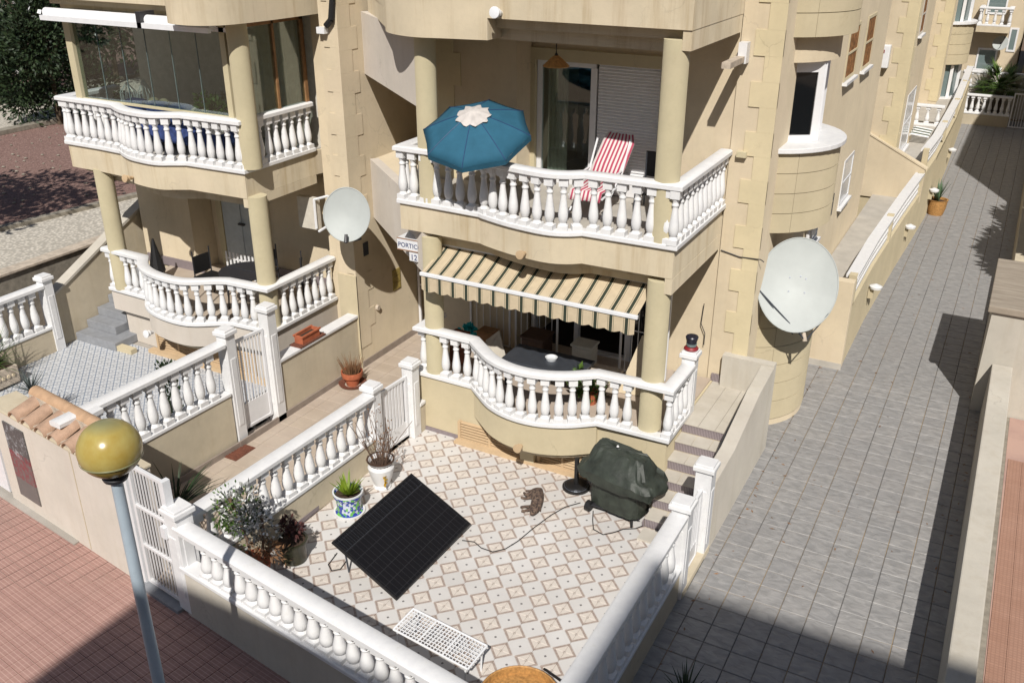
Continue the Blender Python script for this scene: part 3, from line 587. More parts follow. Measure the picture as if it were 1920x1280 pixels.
# --- upper door
DR = part('door_surround', MB().bb(-7.0, -6.78, 13.36, 13.43, 3.9, 6.0).bb(-4.72, -4.5, 13.36, 13.43, 3.9, 6.0).bb(-6.78, -4.72, 13.36, 13.43, 5.82, 6.0), 'column_yellow', H)
fr = part('sliding_frame', MB().bb(-6.78, -6.70, 13.44, 13.52, 3.9, 5.82).bb(-6.70, -5.78, 13.44, 13.52, 5.74, 5.82).bb(-5.86, -5.76, 13.43, 13.53, 3.9, 5.74).bb(-6.70, -5.86, 13.44, 13.52, 3.9, 3.98), 'grey_metal', DR)
fr.data.materials.clear(); fr.data.materials.append(MATS['pvc_white'])
part('glass_pane', MB().bb(-6.70, -5.86, 13.475, 13.485, 3.98, 5.74), 'clear_glass', DR)
sh = MB(); z = 3.92
while z < 5.80: sh.add([(-5.74, 13.46, z), (-4.74, 13.46, z), (-4.74, 13.445, z + .02), (-5.74, 13.445, z + .02), (-5.74, 13.46, z + .046), (-4.74, 13.46, z + .046)], [(0, 1, 2, 3), (3, 2, 5, 4)]); z += .048
part('roller_shutter', sh, 'pvc_white', DR, label='closed white roller shutter')
cu = MB(); pts = []
for k in range(11): pts.append((-6.66 + .035 * k, 13.60 + (.03 if k % 2 else 0)))
cu.sweep(pts, [(0, 3.95), (.006, 3.95), (.006, 5.72), (0, 5.72)]); part('curtain', cu, 'curtain', H)
part('door_lamp', MB().bb(-7.02, -6.98, 13.32, 13.37, 4.75, 5.15), 'black_plastic', H)
part('wall_box', MB().bb(-3.50, -3.36, 13.36, 13.45, 4.68, 4.76), 'column_yellow', H)  # small ochre box on the wall, no light fitting
# --- lower opening : glazed doors behind white bars
ld = part('door_frame', MB().bb(-6.80, -6.72, 13.36, 13.46, 1.03, 3.15).bb(-5.98, -5.90, 13.36, 13.46, 1.03, 3.15).bb(-5.05, -4.95, 13.36, 13.46, 1.03, 3.15).bb(-4.70, -4.62, 13.36, 13.46, 1.03, 3.15).bb(-5.90, -5.05, 13.36, 13.46, 1.03, 1.08), 'pvc_white', H)
part('glass_pane', MB().bb(-4.95, -4.70, 13.40, 13.41, 1.05, 3.15), 'dark_glass', ld)
def barred(x0, x1, y, z0, z1, n, name='window_bars', rails=(.35,)):
    b = part(name, MB().bb(x0, x0 + .03, y, y + .03, z0, z1).bb(x1 - .03, x1, y, y + .03, z0, z1).bb(x0, x1, y + .002, y + .028, z0, z0 + .025).bb(x0, x1, y + .002, y + .028, z1 - .025, z1), 'pvc_white', H)
    for r_ in rails: part('bar', MB().bb(x0, x1, y + .004, y + .016, z0 + (z1 - z0) * r_, z0 + (z1 - z0) * r_ + .014), 'pvc_white', b)
    for k in range(1, n): x = x0 + (x1 - x0) * k / n; part('bar', MB().tube((x, y + .015, z0), (x, y + .015, z1), .007, n=6), 'pvc_white', b)
barred(-4.98, -4.16, 12.95, 1.05, 3.2, 8); barred(-6.86, -6.05, 12.86, 1.05, 3.2, 7); barred(-7.75, -6.95, 12.86, 1.05, 3.2, 6, rails=(.55,))
# --- stairs to the terrace
stp = thing('garden_stairs', 'flight of cream tiled steps with dark patterned risers beside the patio terrace', 'stairs', (-3.22, 11.2, 0))
tz = [1.0, .833, .667, .5, .333, .167]; ty = [11.9, 11.62, 11.34, 11.06, 10.78, 10.50]
core = [(13.44, 0), (13.44, .985)]
for z, y in zip(tz, ty): core += [(y + .01, z - .015), (y + .01, z - .167 if z > .2 else 0)]
part('core', MB().profile(core, -3.515, -2.75, 'x'), 'stucco_yellow', stp)
for k, (z, y) in enumerate(zip(tz, ty)):
    d = .29 if k else 1.5
    part('riser', MB().bb(-3.51, -2.755, y + .002, y + .012, z - .155, z - .016), 'skirting_patterned', stp)
    xs = (-3.515, -3.262, -3.008, -2.755)
    ys = [y - .015, y + d] if k else [y - .015, y + .31, y + .63, y + .95, y + 1.27, y + 1.53]
    for a, b in zip(ys[:-1], ys[1:]):
        for x0, x1 in zip(xs[:-1], xs[1:]): part('tile', MB().bb(x0 + .003, x1 - .003, a + .003, b - .003, z - .014, z), 'step_tile', stp)
part('tile', MB().bb(-3.5, -3.22, 10.18, 10.46, .002, .03), 'step_tile', stp); part('tile', MB().bb(-3.215, -2.94, 10.18, 10.46, .002, .03), 'step_tile', stp)
part('side_skirting', MB().bb(-3.545, -3.519, 10.5, 11.25, .0, .1), 'skirting_patterned', stp)
swl = thing('stair_wall', 'tall cream parapet wall that slopes down beside the stairs along the grey passage', 'wall', (-2.75, 12, 0))
prof = [(13.30, 0), (13.30, 1.52), (12.5, 1.45), (11.3, 1.13), (10.42, 1.10), (10.42, 0)]
part('wall', MB().profile(prof, -2.75, -2.55, 'x'), 'stucco_white', swl, bev=.01)
part('facing', MB().bb(-3.37, -2.55, 13.30, 13.448, 0, 1.55), 'stucco_white', swl)
part('base', MB().bb(-2.74, -2.54, 9.3, 10.42, -.02, .10), 'stucco_garden', swl)
hr = MB()
hr.path([(-2.775, 12.6, 1.35), (-2.775, 11.7, 1.2), (-2.775, 10.9, .95)], .012)
solo('handrail', hr, 'dark_metal', 'thin dark iron handrail on the inner face of the stair wall', 'handrail')

# bay and side of the house
def drum(z0, z1, c, r, n, a0=-100, a1=100, mat='stucco_yellow', parent=None, joints=4):
    h = (z1 - z0) / n
    for k in range(n):
        off = (k % 2) * .5
        for j in range(joints):
            s0 = math.radians(a0 + (a1 - a0) * (j + 0.003) / joints); s1 = math.radians(a0 + (a1 - a0) * (j + 1 - .003) / joints); m = 6
            P = [(c[0] + r * math.cos(s0 + (s1 - s0) * i / m), c[1] + r * math.sin(s0 + (s1 - s0) * i / m)) for i in range(m + 1)]
            Q = [(c[0] + (r - .15) * math.cos(s0 + (s1 - s0) * i / m), c[1] + (r - .15) * math.sin(s0 + (s1 - s0) * i / m)) for i in range(m + 1)]
            part('course', MB().prism(P + Q[::-1], z0 + k * h + .006, z0 + (k + 1) * h - .006), mat, parent, auto=True)
def half(c, r, z0, z1, n=24): return MB().prism([(c[0] + r * math.cos(math.radians(-100 + 200 * i / n)), c[1] + r * math.sin(math.radians(-100 + 200 * i / n))) for i in range(n + 1)], z0, z1)
def baywindow(house, c, r, levels, ground=True, sillz=4.70):
    g = part('bay', half(c, r - .06, 0 if ground else levels[0][0], levels[-1][1]), 'stucco_cream', house)
    for z0, z1, n in levels: drum(z0, z1, c, r, n, parent=g)
    return g
BC = (-3.50, 15.02); BR = 1.16
bay = part('bay', half(BC, BR - .02, 0, 2.5), 'stucco_cream', H, auto=True)
drum(.12, 2.5, BC, BR, 7, parent=bay); part('plinth_course', half(BC, BR - .03, 0, .12), 'stucco_cream', bay)
part('cap_course', half(BC, BR + .0, 2.5, 2.56), 'stucco_yellow', bay)
bay2 = part('bay', half(BC, BR - .02, 3.42, 4.66), 'stucco_yellow', H, auto=True); drum(3.42, 4.66, BC, BR, 4, parent=bay2)
part('bay_sill', half(BC, BR + .07, 4.665, 4.74), 'white_paint', H, bev=.01)
bay3 = part('bay', half(BC, BR - .02, 6.30, 8.6), 'stucco_yellow', H, auto=True); drum(6.30, 8.6, BC, BR, 7, parent=bay3)
part('bay_lintel', half(BC, BR - .20, 5.93, 6.30), 'stucco_cream', H, auto=True)
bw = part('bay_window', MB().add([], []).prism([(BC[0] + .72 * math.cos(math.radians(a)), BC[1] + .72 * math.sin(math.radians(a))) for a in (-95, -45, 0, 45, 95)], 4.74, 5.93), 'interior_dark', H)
ang = (-92, -22, 38, 92)
for a, b in zip(ang[:-1], ang[1:]):
    p0 = Vector((BC[0] + .86 * math.cos(math.radians(a)), BC[1] + .86 * math.sin(math.radians(a)), 0)); p1 = Vector((BC[0] + .86 * math.cos(math.radians(b)), BC[1] + .86 * math.sin(math.radians(b)), 0)); d = (p1 - p0)
    M = Matrix.Rotation(math.atan2(d.y, d.x), 3, 'Z'); c = (p0 + p1) / 2; L = d.length
    f = MB().box((c.x, c.y, 4.78), (L, .08, .10), M).box((c.x, c.y, 5.84), (L, .08, .16), M)
    for t in (0.0, .5, 1.0): q = p0 + d * t; f.box((q.x, q.y, 5.33), (.12 if t != .5 else .06, .085, 1.17), M)
    part('sash', f, 'pvc_white', bw)
    for hh_ in (0, 1):
        q = p0 + d * (.25 + .5 * hh_); part('pane', MB().box((q.x, q.y, 5.32), (L / 2 - .03, .012, 1.0), M), 'dark_glass' if (a < -50 and hh_) else 'tint_glass', bw)
def sidewindow(house, x, y0, y1, z0, z1, mat='pvc_white', grille=None):
    f = part('window_frame', MB().bb(x - .01, x + .02, y0, y0 + .06, z0, z1).bb(x - .01, x + .02, y1 - .06, y1, z0, z1).bb(x - .01, x + .02, y0 + .06, y1 - .06, z1 - .06, z1).bb(x - .01, x + .02, y0 + .06, y1 - .06, z0, z0 + .06).bb(x - .01, x + .02, y0 + .06, y1 - .06, (z0 + z1) / 2 - .02, (z0 + z1) / 2 + .02), mat, house)
    part('pane', MB().bb(x - .005, x + .008, y0 + .05, y1 - .05, z0 + .05, z1 - .05), 'glassy_white' if grille is None else grille, f)
    part('sill', MB().bb(x, x + .09, y0 - .05, y1 + .05, z0 - .06, z0 - .005), 'white_paint', f)
sidewindow(H, XR, 20.25, 21.35, 2.15, 3.15); sidewindow(H, XR, 18.6, 19.65, 5.0, 6.0, 'stucco_yellow', 'orange_glass'); sidewindow(H, XR, 20.5, 21.5, 4.95, 6.0, 'stucco_yellow', 'orange_glass')
sidewindow(H, XR, 17.5, 18.1, 2.15, 3.15)
dp = MB().tube((XR + .06, 16.9, 1.1), (XR + .06, 16.9, 3.2), .035).tube((XR + .06, 17.2, 1.1), (XR + .06, 17.2, 3.0), .03); part('drain_pipe', dp, 'pvc_white', H)
solo('air_conditioner', MB().bb(XR + .02, XR + .35, 16.6, 17.35, 2.85, 3.25), 'gunmetal', 'small dark outdoor unit under the curved yellow bay near the big satellite dish', 'air conditioner')
solo('wall_cable', MB().path([(-3.6, 13.43, 3.22), (-3.3, 13.43, 3.16), (-2.98, 13.41, 3.18), (-2.95, 13.5, 3.12)], .008).path([(-3.78, 13.43, 2.3), (-3.80, 13.43, 1.95), (-3.72, 13.42, 1.8), (-3.72, 13.42, 1.6)], .007), 'dark_metal', 'thin dark cables stapled across the quoined corner wall', 'cable')
ac = solo('awning_motor_box', MB().bb(-3.60, -3.48, 13.28, 13.44, 6.0, 6.28), 'pvc_white', 'white box fixed at the wall under the top balcony beside the right column', 'box')
solo('wall_bracket', MB().bb(-3.62, -3.5, 12.6, 13.3, 6.02, 6.10), 'mortar', 'old bracket board under the top balcony corner', 'bracket')

# ================================================================== LEFT HOUSE
LH = thing('terraced_house', 'cream neighbouring house with glazed balcony above a terrace, left of the shared walkway', 'house', (-13.2, 13.2, 0))
part('wall', MB().prism([(-10.95, 13.1), (-10.42, 13.1), (-10.42, 12.68), (-10.04, 12.68), (-10.04, 22), (-15.75, 22), (-15.75, 13.5), (-10.95, 13.5)], 0, 9.2), 'stucco_cream', LH)
quoins(LH, -10.04, 12.68, 1.9, 9.1, -1, 'y', .30, .18, .36, mat='stucco_cream'); quoins(LH, -10.04, 12.66, .4, 9.1, 1, 'x', .5, .34, .36, mat='stucco_cream', th=.010)
part('skirting', MB().bb(-10.05, -10.02, 12.70, 16.3, 0, .13), 'skirting', LH); part('panel', MB().bb(-10.44, -10.03, 12.655, 12.68, .0, 1.86), 'stucco_yellow', LH)
part('wall', MB().bb(-15.75, -14.3, 12.9, 13.49, 0, 3.5), 'stucco_cream', LH)
lowL = catmull([(-14.05, 11.33), (-13.65, 10.98), (-13.1, 10.80), (-12.45, 10.80), (-11.95, 11.10), (-11.75, 11.20)], 4)
pathLL = [(-15.12, 11.36), (-14.6, 11.345)] + lowL + [(-10.86, 11.24), (-10.86, 13.08)]
T1 = part('terrace', MB().prism([(-14.95, 13.4), (-14.95, 11.50), (-10.9, 11.40), (-10.9, 13.08), (-11.0, 13.48)], 0, .70), 'stucco_pale', LH)
part('terrace_slab', MB().prism([(-15.10, 13.4), (-15.10, 11.375), (-14.6, 11.36)] + inset(lowL, .015) + [(-10.88, 11.26), (-10.88, 13.09), (-11.0, 13.48)], .69, 1.095), 'stucco_pale', T1, auto=True)
part('terrace_moulding', MB().prism(inset(lowL, .12) + [(-12, 11.6), (-14, 11.6)], .60, .69), 'fascia', T1)
part('floor_tiles', MB().prism([(-15.06, 13.4), (-15.06, 11.40)] + inset(lowL, .04) + [(-10.9, 11.28), (-10.9, 13.08), (-11.0, 13.46)], 1.095, 1.12), 'beige_tile', T1)
balustrade(T1, pathLL, 1.10, .73, .215, .12, .12, off=.03, skip=lambda q: (abs(q[0] + 11.05) < .2 and q[1] < 11.6) or (abs(q[0] + 14.82) < .17))
ventgrille(-14.05, -12.9, .05, .55, 11.44, T1); ventgrille(-12.7, -11.5, .05, .5, 11.42, T1)
part('vent_ledge', MB().bb(-14.15, -11.0, 11.22, 11.36, -.005, .07), 'terracotta_grille', T1)
spout(T1, -13.7, 10.98, .62, 'white_paint', 1.0)
column(LH, -11.04, 11.45, 1.16, 3.55, .165); column(LH, -14.82, 11.47, 1.16, 3.55, .165); column(LH, -11.06, 11.45, 4.02, 6.4, .165)
upL = catmull([(-14.0, 11.28), (-13.75, 11.15), (-13.4, 11.03), (-12.85, 10.99), (-12.55, 11.12), (-12.35, 11.23)], 4)
pathUL = [(-15.5, 12.6), (-15.5, 11.33), (-14.6, 11.32)] + upL + [(-11.08, 11.27), (-11.08, 13.09)]
T2 = part('balcony', MB().prism([(-15.48, 13.48), (-15.48, 11.345), (-14.6, 11.335)] + inset(upL, .015) + [(-11.10, 11.285), (-11.10, 13.08), (-11.0, 13.48)], 3.52, 3.955), 'fascia', LH, auto=True)
part('soffit_moulding', MB().prism([(-15.36, 13.4), (-15.36, 11.53)] + inset(upL, .20) + [(-11.22, 11.48), (-11.22, 13.4)], 3.42, 3.52), 'fascia', T2)
part('soffit_moulding', MB().prism([(-15.26, 13.4), (-15.26, 11.66)] + inset(upL, .33) + [(-11.32, 11.61), (-11.32, 13.4)], 3.28, 3.42), 'fascia', T2)
part('side_beam', MB().bb(-11.20, -11.095, 11.29, 13.08, 3.36, 3.515), 'fascia', T2)
part('floor_tiles', MB().prism([(-15.4, 13.4), (-15.4, 11.4)] + inset(upL, .05) + [(-11.12, 11.3), (-11.12, 13.07), (-11.1, 13.46)], 3.955, 3.97), 'concrete', T2)
balustrade(T2, pathUL, 3.95, .73, .205, .2, .1, off=.03)
spout(T2, -13.55, 11.0, 3.63, 'terracotta_grille', .9)
tl = catmull([(-12.05, 11.28), (-11.85, 10.82), (-11.5, 10.66), (-11.05, 10.72), (-10.75, 11.1), (-10.64, 12.0)], 5)
T3 = part('top_balcony', MB().prism([(-15.4, 13.4), (-15.4, 11.28)] + tl + [(-10.62, 13.08), (-11.0, 13.4)], 6.52, 8.4), 'fascia', LH, auto=True)
part('fascia_lip', MB().prism(tl + [(-10.62, 13.07), (-12.0, 13.0)], 6.34, 6.52), 'fascia', T3, auto=True)
part('soffit_moulding', MB().bb(-15.3, -12.05, 11.4, 13.4, 6.42, 6.52), 'fascia', T3); part('soffit_moulding', MB().bb(-15.2, -12.05, 11.52, 13.4, 6.34, 6.42), 'fascia', T3)
# glazing of the balcony
gl = part('glazing', MB().bb(-15.02, -14.86, 11.36, 11.50, 4.81, 6.3).bb(-11.36, -11.25, 11.36, 11.48, 4.81, 6.3).bb(-14.86, -11.36, 11.39, 11.47, 6.24, 6.34).bb(-14.86, -11.36, 11.40, 11.46, 4.80, 4.84), 'column_yellow', LH)
part('glazing_track', MB().bb(-15.0, -11.2, 11.36, 11.44, 6.17, 6.24), 'pvc_white', gl)
for k in range(6): x0 = -14.86 + k * .583; part('glass_pane', MB().bb(x0 + .004, x0 + .579, 11.425, 11.435, 4.84, 6.18), 'clear_glass', gl); part('pane_edge', MB().bb(x0 + .578, x0 + .585, 11.42, 11.44, 4.84, 6.18), 'tint_glass', gl)
part('glass_pane', MB().bb(-11.13, -11.12, 11.62, 12.30, 4.84, 6.28), 'clear_glass', gl); part('glass_pane', MB().bb(-11.13, -11.12, 12.33, 13.05, 4.84, 6.28), 'clear_glass', gl)
part('window_post', MB().bb(-11.17, -11.10, 12.29, 12.34, 4.84, 6.3).bb(-11.17, -11.10, 13.0, 13.08, 4.84, 6.3).bb(-11.17, -11.10, 11.6, 13.08, 6.22, 6.3), 'wood_mid', gl)
part('back_wall', MB().bb(-15.7, -11.0, 13.42, 13.495, 3.97, 6.3), 'interior_wall', LH)
part('inner_curtain', MB().sweep([(-12.9 + .1 * k, 13.3 + (.04 if k % 2 else 0)) for k in range(16)], [(0, 4.0), (.01, 4.0), (.01, 6.2), (0, 6.2)]), 'interior_wall', LH)
# awning cassette
aw = thing('awning_cassette', 'rolled white awning cassette hanging under the top balcony of the glazed house', 'awning', (-13.2, 11.2, 6.3))
part('cassette', MB().tube((-15.1, 11.15, 6.30), (-11.25, 11.15, 6.30), .085, n=16), 'white_metal', aw, auto=True); part('bracket', MB().bb(-12.75, -12.65, 11.0, 11.3, 6.18, 6.44), 'dark_metal', aw)
part('front_bar', MB().bb(-15.1, -11.22, 11.0, 11.07, 6.19, 6.27), 'white_metal', aw)
# ground floor door and window of the left house
dl = part('door', MB().bb(-13.95, -12.9, 13.44, 13.49, 1.12, 3.25), 'ac_grey', LH)
part('panel', MB().bb(-13.85, -13.45, 13.425, 13.44, 1.3, 3.1).bb(-13.4, -13.0, 13.425, 13.44, 1.3, 3.1), 'ac_grey', dl); part('handle', MB().bb(-13.5, -13.35, 13.37, 13.42, 2.1, 2.14), 'dark_metal', dl)
part('door_surround', MB().bb(-14.1, -13.96, 13.42, 13.495, 1.12, 3.3).bb(-12.89, -12.75, 13.42, 13.495, 1.12, 3.3), 'column_yellow', LH)
part('skirting', MB().bb(-15.7, -14.1, 12.86, 12.9, 1.12, 1.3), 'skirting_patterned', LH); part('skirting', MB().bb(-12.7, -11.0, 13.46, 13.49, 1.12, 1.3), 'skirting_patterned', LH)
part('white_band', MB().bb(-10.60, -10.43, 13.03, 13.1, .0, 3.9), 'stucco_white', LH)
# stairs of left house
ls = thing('side_stairs', 'grey stone steps climbing beside the left terrace to the garden alley', 'stairs', (-15.5, 11.8, 0))
for k in range(6): part('step', MB().bb(-15.88, -15.05 if k else -14.75, 10.95 + .3 * k, 13.2, .167 * k + .002, .167 * (k + 1)), 'threshold', ls, bev=.008)
part('edging', MB().bb(-15.0, -14.35, 10.98, 11.12, .0, .10), 'stucco_yellow', ls)
lw = thing('stair_side_wall', 'cream wall with sloping top on the outer side of the grey steps', 'wall', (-15.98, 12, 0))
part('wall', MB().profile([(10.62, 0), (10.62, 1.02), (12.2, 1.80), (13.5, 2.4), (13.5, 0)], -16.08, -15.9, 'x'), 'stucco_garden', lw); part('coping', MB().profile([(10.6, 1.02), (10.6, 1.07), (12.2, 1.86), (13.5, 2.46), (13.5, 2.40), (12.2, 1.80)], -16.11, -15.87, 'x'), 'stucco_white', lw)
# ================================================================== GARDEN WALLS
def gardenwall(name, label, p0, p1, zp, h, th=.15, mat='stucco_garden', start=.15, end=.15, group=None, step=.225, mats_out=None):
    t = thing(name, label, 'garden wall', ((p0[0] + p1[0]) / 2, (p0[1] + p1[1]) / 2, 0), group)
    part('wall', MB().sweep([p0, p1], [(-th / 2, -.05), (th / 2, -.05), (th / 2, zp), (-th / 2, zp)]), mat, t)
    balustrade(t, [p0, p1], zp, h, step, start, end, w=th + .04, rw=.22, off=th / 2 + .02, plinth=.06, rail=.085, fat=1.2)
    return t
G1 = gardenwall('balustrade_wall', 'low white balustrade between the patio and the shared walkway', (-7.86, 10.02), (-7.98, 6.35), .46, .66, start=.25, end=.2)
part('skirting', MB().bb(-7.87, -7.83, 8.0, 9.9, 0, .08), 'skirting_patterned', G1)
post(G1, -7.88, 10.12, .0, 1.28); post(G1, -7.82, 11.08, .0, 1.28)
part('wall', MB().bb(-7.93, -7.73, 11.0, 11.33, 0, .50), 'stucco_garden', G1); part('coping', MB().bb(-7.95, -7.71, 11.17, 11.33, .50, .56), 'white_paint', G1, bev=.01)
fx0, fx1 = -7.86, -2.5
G2 = gardenwall('balustrade_wall', 'street front balustrade wall of the patio, with the lamp post shadow on it', (fx0, sy(fx0) + .10), (fx1, sy(fx1) + .10), .66, .50, th=.18, mat='stucco_white', start=.45, end=.3, step=.20)
post(G2, -7.90, sy(-7.9) + .13, 0, 1.42, SA, .24)
G3 = gardenwall('balustrade_wall', 'white balustrade wall between the patio and the grey stone passage, mostly in shade', (-2.66, 5.45), (-2.66, 9.25), .44, .72, start=.3, end=.25)
post(G3, -2.66, 9.38, 0, 1.33, 0, .22); post(G3, -2.66, 10.30, 0, 1.36, 0, .22)
part('threshold', MB().bb(-2.78, -2.54, 9.48, 10.2, -.01, .02), 'concrete', G3)
G4 = gardenwall('balustrade_wall', 'taller white balustrade wall of the left neighbour facing the shared walkway', (-10.20, 9.42), (-10.34, 6.55), .92, .78, mat='stucco_garden', start=.3)
post(G4, -10.21, 9.55, .0, 1.93); post(G4, -10.14, 10.42, .0, 2.02)
part('skirting', MB().sweep([(-10.07, 9.6), (-10.20, 7.0)], [(0, 0), (-.03, 0), (-.03, .10), (0, .10)]), 'skirting', G4)
part('post', MB().box((-10.24, 6.98, .88), (.22, .22, 1.76)).box((-10.24, 6.98, 1.80), (.30, .30, .08)), 'white_paint', G4, bev=.01)
LWL = thing('low_wall', 'low cream wall with white coping carrying the rectangular terracotta planter', 'wall', (-10.15, 11.5, 0))
part('wall', MB().bb(-10.25, -10.07, 10.5, 12.66, 0, 1.04), 'stucco_garden', LWL); part('coping', MB().bb(-10.28, -10.04, 10.5, 12.66, 1.04, 1.10), 'white_paint', LWL, bev=.012)
part('skirting', MB().bb(-10.07, -10.04, 9.4, 12.66, 0, .11), 'skirting', LWL)
G5 = gardenwall('balustrade_wall', 'white balustrade wall on the far left edge of the blue tiled patio', (-15.85, 10.4), (-15.85, 6.0), .48, .78, mat='stucco_garden', start=.25)
post(G5, -15.85, 10.5, 0, 1.46)
# gates
def gate(name, label, p0, p1, z0, z1, nbars, solid=.22, mat='pvc_white', slat=.022, cat='gate', rails=()):
    g = thing(name, label, cat, ((p0[0] + p1[0]) / 2, (p0[1] + p1[1]) / 2, 0)); d = Vector((p1[0] - p0[0], p1[1] - p0[1], 0)); L = d.length; a = math.atan2(d.y, d.x); M = Matrix.Rotation(a, 3, 'Z'); c = Vector(((p0[0] + p1[0]) / 2, (p0[1] + p1[1]) / 2, 0)); d.normalize()
    fr_ = MB().box((p0[0] + d.x * .025, p0[1] + d.y * .025, (z0 + z1) / 2), (.05, .045, z1 - z0), M).box((p1[0] - d.x * .025, p1[1] - d.y * .025, (z0 + z1) / 2), (.05, .045, z1 - z0), M).box((c.x, c.y, z1 - .025), (L - .1, .045, .05), M).box((c.x, c.y, z0 + .025), (L - .1, .045, .05), M)
    for r_ in rails: fr_.box((c.x, c.y, z0 + (z1 - z0) * r_), (L - .1, .04, .04), M)
    part('gate_frame', fr_, mat, g, bev=.004)
    zb = z0 + .05
    if solid: part('kick_panel', MB().box((c.x, c.y, z0 + .05 + solid / 2), (L - .1, .02, solid), M), mat, g); zb += solid
    for k in range(1, nbars + 1):
        q = Vector((p0[0], p0[1], 0)) + d * (.05 + (L - .1) * k / (nbars + 1)); part('bar', MB().box((q.x, q.y, (zb + z1 - .05) / 2), (slat, min(slat, .02), z1 - .05 - zb), M), mat, g)
    return g
gate('garden_gate', 'small white slatted gate at the back left corner of the patio', (-7.87, 10.24), (-7.83, 10.96), .06, 1.15, 7, slat=.05)
gate('garden_gate', 'small white barred gate at the foot of the tiled stairs, right of the patio', (-2.66, 9.5), (-2.66, 10.16), .06, 1.12, 7)
gate('garden_gate', 'white gate between two panelled posts opening from the walkway to the blue tiled patio', (-10.2, 9.68), (-10.16, 10.3), .15, 1.75, 7, solid=.4)
gx0, gx1 = -8.72, -8.02
eg = gate('entrance_gate', 'tall white barred street gate closing the shared walkway', (gx0, sy(gx0) + .06), (gx1, sy(gx1) + .06), .05, 1.86, 8, solid=0, rails=(.33, .66), slat=.015)
part('jamb', MB().box((-8.79, sy(-8.79) + .06, .93), (.06, .07, 1.86), Matrix.Rotation(SA, 3, 'Z')).box((-7.985, sy(-7.985) + .08, .95), (.07, .10, 1.84), Matrix.Rotation(SA, 3, 'Z')), 'white_metal', eg)
part('threshold', MB().box((-8.38, sy(-8.38) + .02, -.01), (.82, .18, .05), Matrix.Rotation(SA, 3, 'Z')), 'threshold', eg); part('lock', MB().box((-8.05, sy(-8.05), 1.15), (.09, .06, .16), Matrix.Rotation(SA, 3, 'Z')), 'white_metal', eg)
gate('porch_gate', 'white barred gate in the porch under the street name sign', (-10.0, 14.6), (-8.45, 14.6), .02, 2.1, 12, solid=0, rails=(.5,))
# street wall with little tiled roof
mw = thing('meter_wall', 'thick cream street wall topped with a little clay tile roof, left of the tall gate', 'wall', (-10.6, 6.9, 0))
def sp(x, o): return (x + o * .145, sy(x) + o)
part('wall', MB().prism([sp(-12.05, 0), sp(-8.84, 0), sp(-8.84, .40), sp(-12.05, .40)], -.05, 1.56), 'stucco_pale', mw)
part('ledge', MB().prism([sp(-12.08, -.02), sp(-8.82, -.02), sp(-8.82, .42), sp(-12.08, .42)], 1.56, 1.60), 'stucco_garden', mw, bev=.01)
part('joint', MB().prism([sp(-10.0, -.008), sp(-9.985, -.008), sp(-9.985, .01), sp(-10.0, .01)], -.0, 1.56).prism([sp(-8.98, -.008), sp(-8.97, -.008), sp(-8.97, .01), sp(-8.98, .01)], 0, 1.56), 'stucco_garden', mw)
part('notice', MB().prism([sp(-11.72, -.02), sp(-11.18, -.02), sp(-11.18, .01), sp(-11.72, .01)], .2, 1.42), 'notice_sheet', mw, label='weathered dark notice panel with faded red print')
for k in range(7):
    x = -11.30 + .335 * k; a = sp(x, -.04); b = sp(x, .40); P = []
    for i in range(9): t = PI * i / 8; P.append((math.cos(t), math.sin(t)))
    vs = []; d = Vector((b[0] - a[0], b[1] - a[1], .14)); lat = Vector((math.cos(SA), math.sin(SA), 0))
    for (q, r_) in ((a, .135), (b, .115)):
        zz = 1.60 if q is a else 1.74
        for rr in (r_, r_ - .018):
            for c_, s_ in P: vs.append(Vector((q[0], q[1], zz)) + lat * c_ * rr + Vector((0, 0, s_ * rr * .8)))
    fs = []
    for i in range(8): fs += [(i, i + 1, 18 + i + 1, 18 + i), (9 + i + 1, 9 + i, 27 + i, 27 + i + 1), (i + 1, i, 9 + i, 9 + i + 1), (18 + i, 18 + i + 1, 27 + i + 1, 27 + i)]
    fs += [(0, 18, 27, 9), (8, 17, 35, 26)]
    part('roof_tile', MB().add(vs, fs), 'clay_tile', mw, auto=True)
part('mortar_bed', MB().prism([sp(-11.45, .0), sp(-9.1, .0), sp(-9.1, .40), sp(-11.45, .40)], 1.60, 1.635).prism([sp(-11.45, .30), sp(-9.1, .30), sp(-9.1, .41), sp(-11.45, .41)], 1.635, 1.80), 'mortar', mw)
for k in range(5):
    x = -11.45 + .46 * k; a = sp(x, .40); b = sp(x + .48, .40); part('ridge_tile', MB().tube((a[0], a[1], 1.78), (b[0], b[1], 1.795), .10, .088, 14), 'clay_ridge', mw, auto=True)
wg = thing('corner_gate', 'white slatted metal gate at the far left street corner', 'gate', (-12.4, 6.8, 0))
part('gate_leaf', MB().prism([sp(-12.9, 0), sp(-12.12, 0), sp(-12.12, .05), sp(-12.9, .05)], .05, 1.6), 'white_metal', wg)
part('wall', MB().prism([sp(-30, 0), sp(-12.95, 0), sp(-12.95, .2), sp(-30, .2)], -.05, 1.3), 'stucco_pale', wg)

